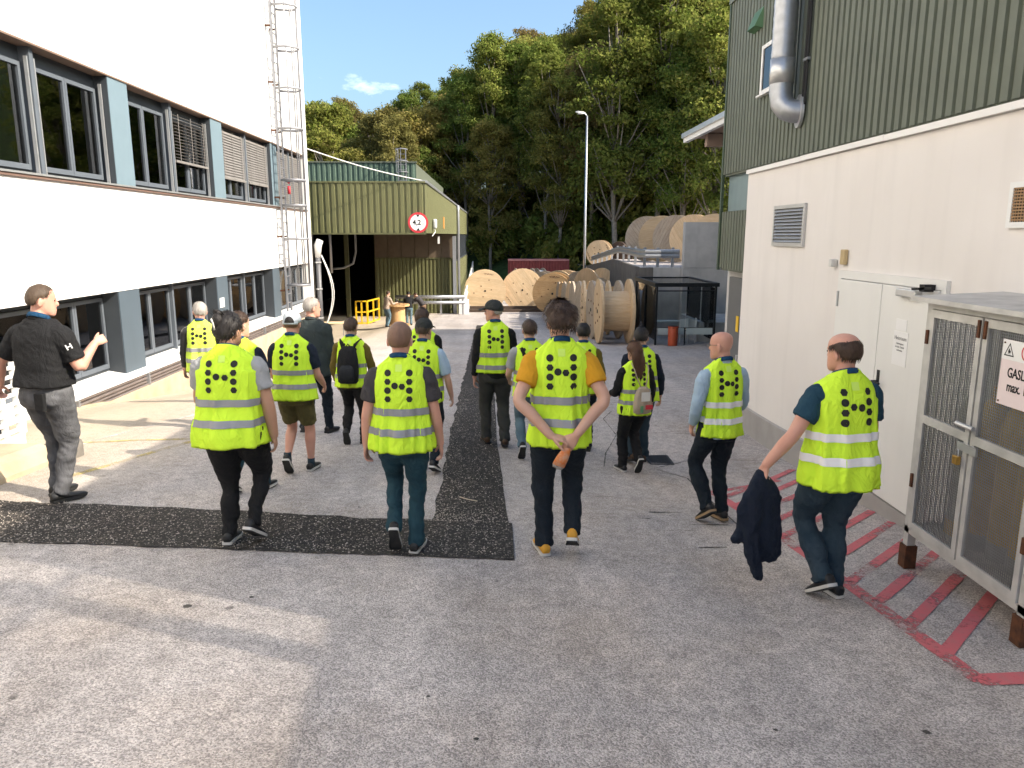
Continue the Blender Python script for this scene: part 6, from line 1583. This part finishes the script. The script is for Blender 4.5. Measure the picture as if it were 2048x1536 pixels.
# backpack
bp_ = thing("backpack", "black backpack on the back of the man in the olive sweater", "backpack", wpos(iB, PB, (0, -.17, .93)), PB.rotation_euler.z)
s_ = iB['k']
b = MB(); rings = []
for z, w_, d0, d1 in ((.0, .11, -.03, -.13), (.03, .135, .0, -.17), (.16, .145, .01, -.18), (.32, .138, .012, -.16), (.44, .115, .01, -.12), (.50, .07, -.0, -.07)):
    rings.append([(se(a, w_, 1)[0] * s_, (d0 + d1) / 2 * s_ + (d0 - d1) / 2 * se(a, 1, 1, 2.8)[1] * s_ + .006 * nz1(a * 3, z * 9), z * s_) for a in [2 * PI * i / 24 for i in range(24)]])
b.loft(rings); b.build("pack_body", C_black, bp_, True)
b = MB(); rings = [[(se(a, w_, 1)[0] * s_, -(.15 + .035 * math.sin(PI * min(1, t * 1.1))) * s_ + .02 * se(a, 1, 1)[1] * s_, z * s_) for a in [2 * PI * i / 18 for i in range(18)]] for t, (z, w_) in zip((0, .3, .6, 1), ((.03, .09), (.10, .105), (.20, .10), (.26, .07)))]
b.loft(rings); b.build("front_pocket", cloth("pack_grey", (.022, .024, .028)), bp_, True)
for sx in (-1, 1):
    pts = [(sx * .07, .0, .47), (sx * .10, .03, .535), (sx * .125, .14, .565), (sx * .13, .26, .50), (sx * .14, .30, .35), (sx * .16, .24, .15), (sx * .14, .06, .06)]
    MB().tube([tuple(q * s_ for q in p) for p in pts], .026 * s_, 8, ell=(.35, 1.2)).build("strap", C_black, bp_, True)
MB().tube([(-.03 * s_, -.02 * s_, .49 * s_), (0, -.03 * s_, .53 * s_), (.03 * s_, -.02 * s_, .49 * s_)], .008, 6).build("grab_handle", C_black, bp_, True)
# canvas drawstring bag
tb_ = thing("canvas_bag", "small beige drawstring bag on the back of the long-haired woman", "bag", wpos(iT, PT, (.02, -.185, .88)), PT.rotation_euler.z)
s_ = iT['k']
b = MB(); rings = []
for z, w_, d_ in ((0, .08, .03), (.02, .125, .055), (.12, .13, .06), (.24, .115, .05), (.33, .08, .04), (.36, .05, .035)):
    rings.append([(se(a, w_, 1)[0] * s_, -.045 * s_ + d_ * s_ * math.sin(a) + .008 * nz1(a * 4, z * 11), z * s_) for a in [2 * PI * i / 24 for i in range(24)]])
b.loft(rings); b.build("bag_body", C_tan, tb_, True)
MB().box(-.05 * s_, .07 * s_, -.118 * s_, -.112 * s_, .18 * s_, .30 * s_).build("white_panel", C_white, tb_)
MB().box(.01 * s_, .11 * s_, -.122 * s_, -.116 * s_, .07 * s_, .13 * s_).build("red_patch", M_red, tb_)
MB().box(-.06 * s_, -.02 * s_, -.120 * s_, -.114 * s_, .03 * s_, .12 * s_).build("green_patch", mat("patch_green", (.12, .30, .14), .7), tb_)
for sx in (-1, 1):
    MB().tube([(sx * .03 * s_, -.05 * s_, .35 * s_), (sx * .07 * s_, -.02 * s_, .46 * s_), (sx * .10 * s_, .02 * s_, .58 * s_), (sx * .11 * s_, .10 * s_, .655 * s_)], .008, 6, ell=(1.6, .6)).build("strap", C_tan, tb_, True)
# shoulder strap of the man in grey
b = MB(); k_ = iG['k']
for t in frange(0, 1, .08):
    cx_, cz_ = -.115 + .24 * t, 1.47 - .50 * t
    b.v += [tuple((iG['Mu'] @ iG['surf'](cx_ + s_q * .018, cz_ + s_q * .010, .009)) * k_) for s_q in (-1, 1)]
b.f = [(2 * i, 2 * i + 1, 2 * i + 3, 2 * i + 2) for i in range(len(b.v) // 2 - 1)]
b.build("shoulder_strap", C_black, PG)
# jacket carried by the man at the right
hp_ = iR['J'][0][2] + Vector((-.03, .01, -.085)); jp = wpos(iR, PR, hp_)
jk = thing("jacket", "dark navy jacket hanging from the hand of the man at the right", "jacket", jp, R(8))
b = MB()
def slab(rows):
    b.loft([[(cx_ + w_ * math.cos(a), cy_ + d_ * math.sin(a), z) for a in [2 * PI * i / 16 for i in range(16)]] for z, cx_, w_, cy_, d_ in rows])
slab([(.05, .0, .035, 0, .03), (.0, .015, .06, 0, .045), (-.10, .03, .115, 0, .055), (-.22, .01, .15, .01, .06), (-.34, .03, .15, .02, .065), (-.46, .07, .125, .02, .06), (-.56, .10, .10, .02, .045), (-.61, .10, .06, .02, .03)])
slab([(.02, -.01, .04, -.02, .03), (-.10, -.05, .075, -.03, .04), (-.22, -.09, .075, -.03, .045), (-.33, -.10, .055, -.02, .04)])
slab([(-.15, -.04, .06, -.04, .035), (-.35, -.07, .06, -.05, .04), (-.50, -.05, .055, -.05, .04), (-.66, .0, .045, -.045, .035), (-.70, .005, .035, -.045, .028)])
slab([(-.30, -.08, .05, -.03, .03), (-.40, -.15, .055, -.03, .03), (-.44, -.165, .03, -.03, .02)])
slab([(-.05, .05, .06, .03, .04), (-.16, .12, .07, .03, .045), (-.24, .13, .04, .03, .03)])
me = fuse(b, "jacket_cloth", C_navy, .010, 5)
nrm_ = [v.normal.copy() for v in me.vertices]
for v, vn in zip(me.vertices, nrm_):
    c = v.co; v.co = c + vn * (.012 * noise.noise(Vector((c.x * 26 + c.z * 6, c.y * 20, c.z * 5))) + .006 * noise.noise(c * 24))
o = bpy.data.objects.new("jacket_cloth", me); link(o, jk)
# snack packet held behind the back
pp = iY['J'][1][2] + Vector((-.095, -.02, -.155)); sp_ = thing("snack_packet", "crumpled clear and orange packet held behind the back of the mustard-shirted man", "packet", wpos(iY, PY, pp), PY.rotation_euler.z)
b = MB(); rings = []
for t, w_, d_ in ((-.085, .035, .012), (-.06, .048, .024), (0, .045, .026), (.05, .036, .018), (.085, .022, .008)):
    rings.append([(t * .45 + w_ * math.cos(a) * .92 + .005 * nz1(a * 5, t * 40), d_ * math.sin(a) + .006 * nz1(a * 3, t * 60), t * .9 - w_ * math.cos(a) * .35) for a in [2 * PI * i / 14 for i in range(14)]])
b.loft(rings[1:]); b.build("orange_wrapper", mat("wrapper_orange", (.62, .17, .03), .25, var=.4, vscale=30, col2=(.5, .4, .3)), sp_, True)
b = MB(); b.loft(rings[:2]); b.build("clear_end", mat("clear_plastic", (.16, .14, .13), .12, var=.5, vscale=40, col2=(.5, .45, .4)), sp_, True)

bpy.data.scenes.remove(TMP)

# ================================================================== THE WOOD
def leaf_material(name, c1, c2, c3):
    m, nt, b = newmat(name); N, L = nt.nodes, nt.links
    oi = N.new("ShaderNodeObjectInfo"); tc = N.new("ShaderNodeTexCoord"); ge = N.new("ShaderNodeNewGeometry")
    n1 = N.new("ShaderNodeTexNoise"); n1.inputs['Scale'].default_value = .55; n1.inputs['Detail'].default_value = 3; L.new(tc.outputs['Object'], n1.inputs['Vector'])
    mr = N.new("ShaderNodeMapRange"); mr.inputs[1].default_value = .3; mr.inputs[2].default_value = .7; L.new(n1.outputs[0], mr.inputs[0])
    mx = N.new("ShaderNodeMix"); mx.data_type = 'RGBA'; mx.inputs[6].default_value = (*c1, 1); mx.inputs[7].default_value = (*c2, 1); L.new(mr.outputs[0], mx.inputs[0])
    m2 = N.new("ShaderNodeMix"); m2.data_type = 'RGBA'; m2.inputs[7].default_value = (*c3, 1); L.new(mx.outputs[2], m2.inputs[6])
    rr = N.new("ShaderNodeMapRange"); rr.inputs[4].default_value = .8; L.new(ge.outputs['Random Per Island'], rr.inputs[0])
    pw = N.new("ShaderNodeMath"); pw.operation = 'POWER'; pw.inputs[1].default_value = 2.5; L.new(rr.outputs[0], pw.inputs[0]); L.new(pw.outputs[0], m2.inputs[0])
    hs = N.new("ShaderNodeHueSaturation"); r3 = N.new("ShaderNodeMapRange"); r3.inputs[3].default_value = .7; r3.inputs[4].default_value = 1.25; L.new(oi.outputs['Random'], r3.inputs[0])
    r4 = N.new("ShaderNodeMapRange"); r4.inputs[3].default_value = .475; r4.inputs[4].default_value = .52
    mm = N.new("ShaderNodeMath"); mm.operation = 'FRACT'; m7 = N.new("ShaderNodeMath"); m7.operation = 'MULTIPLY'; m7.inputs[1].default_value = 7.31; L.new(oi.outputs['Random'], m7.inputs[0]); L.new(m7.outputs[0], mm.inputs[0]); L.new(mm.outputs[0], r4.inputs[0]); L.new(r4.outputs[0], hs.inputs['Hue'])
    L.new(r3.outputs[0], hs.inputs['Value']); L.new(m2.outputs[2], hs.inputs['Color'])
    df = N.new("ShaderNodeBsdfDiffuse"); tl = N.new("ShaderNodeBsdfTranslucent"); ms = N.new("ShaderNodeMixShader"); ms.inputs[0].default_value = .42
    L.new(hs.outputs[0], df.inputs[0]); L.new(hs.outputs[0], tl.inputs[0]); L.new(df.outputs[0], ms.inputs[1]); L.new(tl.outputs[0], ms.inputs[2])
    L.new(ms.outputs[0], N["Material Output"].inputs[0])
    return m
M_leaf = [leaf_material("leaf_green", (.115, .165, .03), (.185, .215, .048), (.34, .31, .10)),
          leaf_material("leaf_yellowgreen", (.19, .205, .042), (.29, .265, .07), (.42, .35, .12)),
          leaf_material("leaf_russet", (.17, .155, .05), (.24, .205, .07), (.31, .25, .10))]
M_bark = mat("bark_pale", (.30, .26, .21), .9, var=.5, vscale=8, bump=.6, bscale=20)

def tree_meshes(seed, H, cw, cb, nclump, nleaf, lm):
    """trunk with limbs and a crown of many small leaf faces in clumps"""
    rg = random.Random(seed)
    tr = MB()
    top = H * .9
    path = [Vector((0, 0, -1.0))]; n = 8
    for i in range(1, n + 1):
        path.append(Vector((rg.gauss(0, .12) * i * .35, rg.gauss(0, .12) * i * .35, top * i / n)))
    tr.tube(path, [.17 * (1 - .85 * i / n) + .03 for i in range(n + 1)], 7)
    clumps = []
    for i in range(nclump):
        t = rg.random() ** .7
        z = cb + (H - cb) * t
        prof = math.sqrt(max(.04, 1 - ((t - .45) / .58) ** 2))
        rr = cw * prof * (rg.random() ** .45)
        a = rg.uniform(0, 2 * PI)
        c = Vector((rr * math.cos(a) * (1 + .25 * math.sin(a * 2 + seed)), rr * math.sin(a), z))
        clumps.append((c, rg.uniform(.55, 1.15) * (1.1 - .35 * t)))
    for c, s in clumps[::3]:
        k = min(n - 1, max(2, int((c.z - 2.2) / top * n))); p = path[k]
        mid = p.lerp(c, .55) + Vector((0, 0, -.3))
        tr.tube([p, mid, c], [.075, .05, .015], 5)
    lf = MB(); 
    for c, s in clumps:
        for j in range(nleaf):
            u = Vector((rg.gauss(0, 1), rg.gauss(0, 1), rg.gauss(0, .8)))
            u = u.normalized() * (rg.random() ** .5) * s
            p = c + Vector((u.x * 1.25, u.y * 1.25, u.z * .8))
            sz_ = rg.uniform(.065, .135)
            nrm = (u.normalized() * .6 + Vector((rg.gauss(0, .6), rg.gauss(0, .6), rg.gauss(.35, .6)))).normalized()
            a = nrm.orthogonal().normalized(); a.rotate(Matrix.Rotation(rg.uniform(0, 6.3), 3, nrm)); bb = nrm.cross(a)
            k = len(lf.v)
            lf.v += [tuple(p - a * sz_ * 1.25), tuple(p + bb * sz_ * .62 - a * .1 * sz_), tuple(p + a * sz_ * 1.25), tuple(p - bb * sz_ * .62 - a * .1 * sz_)]
            lf.f.append((k, k + 1, k + 2, k + 3))
    return tr.mesh("trunk", M_bark, True), lf.mesh("crown", lm)
PROTO = []
for i, (H, cw, cb, nc, nl, k) in enumerate(((17, 3.0, 5.0, 135, 165, 0), (14.5, 3.0, 3.5, 130, 165, 1), (18.5, 2.8, 7.0, 125, 165, 0), (15, 2.8, 4.0, 120, 160, 2), (17.5, 3.3, 5.5, 140, 165, 1), (13, 2.7, 3.0, 110, 160, 0))):
    PROTO.append((tree_meshes(40 + i, H, cw, cb, nc, nl, M_leaf[k]), k, H))
LAB = ["dark green broadleaf tree in the wood behind the yard", "yellow green broadleaf tree in the wood behind the yard", "brownish thin-leaved tree in the wood behind the yard"]
GRP = ["green trees of the wood", "yellow green trees of the wood", "brownish trees of the wood"]
rt = random.Random(77)
spots = []
def try_spot(x, y, mind):
    for (a, c) in spots:
        if (a - x) ** 2 + (c - y) ** 2 < mind * mind: return False
    spots.append((x, y)); return True
def visible(x, y, z=8):
    px = 992 + 1500 * x / y
    return 560 < px < 1530
# rows along the foot of the hill, then the slope behind
n_ = 0
while n_ < 58:
    px = rt.uniform(585, 1490); y = rt.uniform(64, 96); x = (px - 992) / 1500 * y
    d = y - 82 + .9 * x
    if x < -6 and y < 84: n_ += .02; continue
    if (d < 2 and x > -8) or d > 26 or (x < -8 and d < -26): n_ += .02; continue
    if try_spot(x, y, 3.1): n_ += 1
n_ = 0
while n_ < 64:
    px = rt.uniform(585, 1500); y = rt.uniform(92, 135); x = (px - 992) / 1500 * y
    d = y - 82 + .9 * x
    if d < 5 and x > -10: n_ += .02; continue
    if try_spot(x, y, 4.6): n_ += 1
for (x, y) in spots:
    px = 992 + 1500 * x / y
    if px < 960: w = (.30, .30, .10, .15, .10, .05) if px > 800 else (.25, .2, .05, .3, .1, .1)
    else: w = (.28, .16, .30, .10, .12, .04)
    pi_ = rt.choices(range(6), w)[0]
    (tm, lm_), k, H = PROTO[pi_]
    zb_ = hill(x, y) if y - 82 + .9 * x > -3 else gz(x, y)
    line = lerp2([(560, 265), (640, 250), (720, 218), (790, 240), (880, 192), (940, 170), (1000, 132), (1060, 88), (1120, 90), (1180, 55), (1250, 12), (1300, -30), (1600, -90)], px)
    want = 2.07 + (470 - line) / 1500 * y * 1.02 - zb_                    # the wood's skyline climbs with the slope
    s = want / H * (rt.uniform(.80, 1.0) if y > 90 else rt.uniform(.62, .98))
    s = max(.62, min(1.75, s))
    sec = ("above the canopy hall roof at the left end of the wood", "left of the middle of the wood, behind the hall corner", "in the middle of the wood above the big pale drums", "in the wood around the lamp post", "at the right end of the wood by the boiler house")[0 if px < 760 else 1 if px < 930 else 2 if px < 1100 else 3 if px < 1280 else 4]
    t = thing("broadleaf_tree", ("near " if y < 92 else "far ") + ("dark green", "yellow green", "brownish")[k] + " tree " + sec, "tree", (x, y, hill(x, y) if y - 82 + .9 * x > -3 else gz(x, y)), rt.uniform(0, 6.28), GRP[k])
    t.scale = (s, s, s * rt.uniform(.94, 1.08))
    piece("trunk", tm, t); piece("crown", lm_, t)

# undergrowth bushes at the foot of the hill
def bush_mesh(seed, lm):
    rg = random.Random(seed); lf = MB()
    cl_ = [(Vector((rg.gauss(0, .9), rg.gauss(0, .9), abs(rg.gauss(.9, .5)))), rg.uniform(.4, .8)) for _ in range(26)]
    for c, s in cl_:
        for j in range(60):
            u = Vector((rg.gauss(0, 1), rg.gauss(0, 1), rg.gauss(0, 1))).normalized() * rg.random() ** .5 * s; p = c + u
            sz_ = rg.uniform(.08, .17); nrm = Vector((rg.gauss(0, 1), rg.gauss(0, 1), rg.gauss(.5, 1))).normalized(); a = nrm.orthogonal().normalized(); bb = nrm.cross(a); k = len(lf.v)
            lf.v += [tuple(p - a * sz_ * 1.2), tuple(p + bb * sz_ * .6), tuple(p + a * sz_ * 1.2), tuple(p - bb * sz_ * .6)]; lf.f.append((k, k + 1, k + 2, k + 3))
    st_ = MB()
    for c, s in cl_[::4]: st_.tube([(0, 0, -.4), c * .5, c], [.05, .035, .015], 5)
    return lf.mesh("foliage", lm), st_.mesh("stem", M_bark)
BUSH = [bush_mesh(9, M_leaf[0]), bush_mesh(10, M_leaf[0]), bush_mesh(12, M_leaf[1])]
n_ = 0; tries = 0
while n_ < 110 and tries < 4000:
    tries += 1
    px = rt.uniform(620, 1480); y = rt.uniform(62, 100); x = (px - 992) / 1500 * y; d = y - 82 + .9 * x
    if not (4 < d < 26 and x > -4 or -14 < d < 16 and x < -7 and y > 85): continue
    bi = rt.choices((0, 1, 2), (.5, .4, .1))[0]
    t = thing("shrub", "leafy shrub in the undergrowth " + ("left of the hall corner" if px < 940 else "behind the big pale drums" if px < 1110 else "behind the lamp post" if px < 1260 else "above the raised yard") + " below the trees", "shrub", (x, y, hill(x, y) if d > -3 else gz(x, y)), rt.uniform(0, 6.28), "shrubs at the foot of the wood")
    s = rt.uniform(1.0, 2.1); t.scale = (s, s, s * rt.uniform(.9, 1.4))
    piece("foliage", BUSH[bi][0], t); piece("stem", BUSH[bi][1], t); n_ += 1
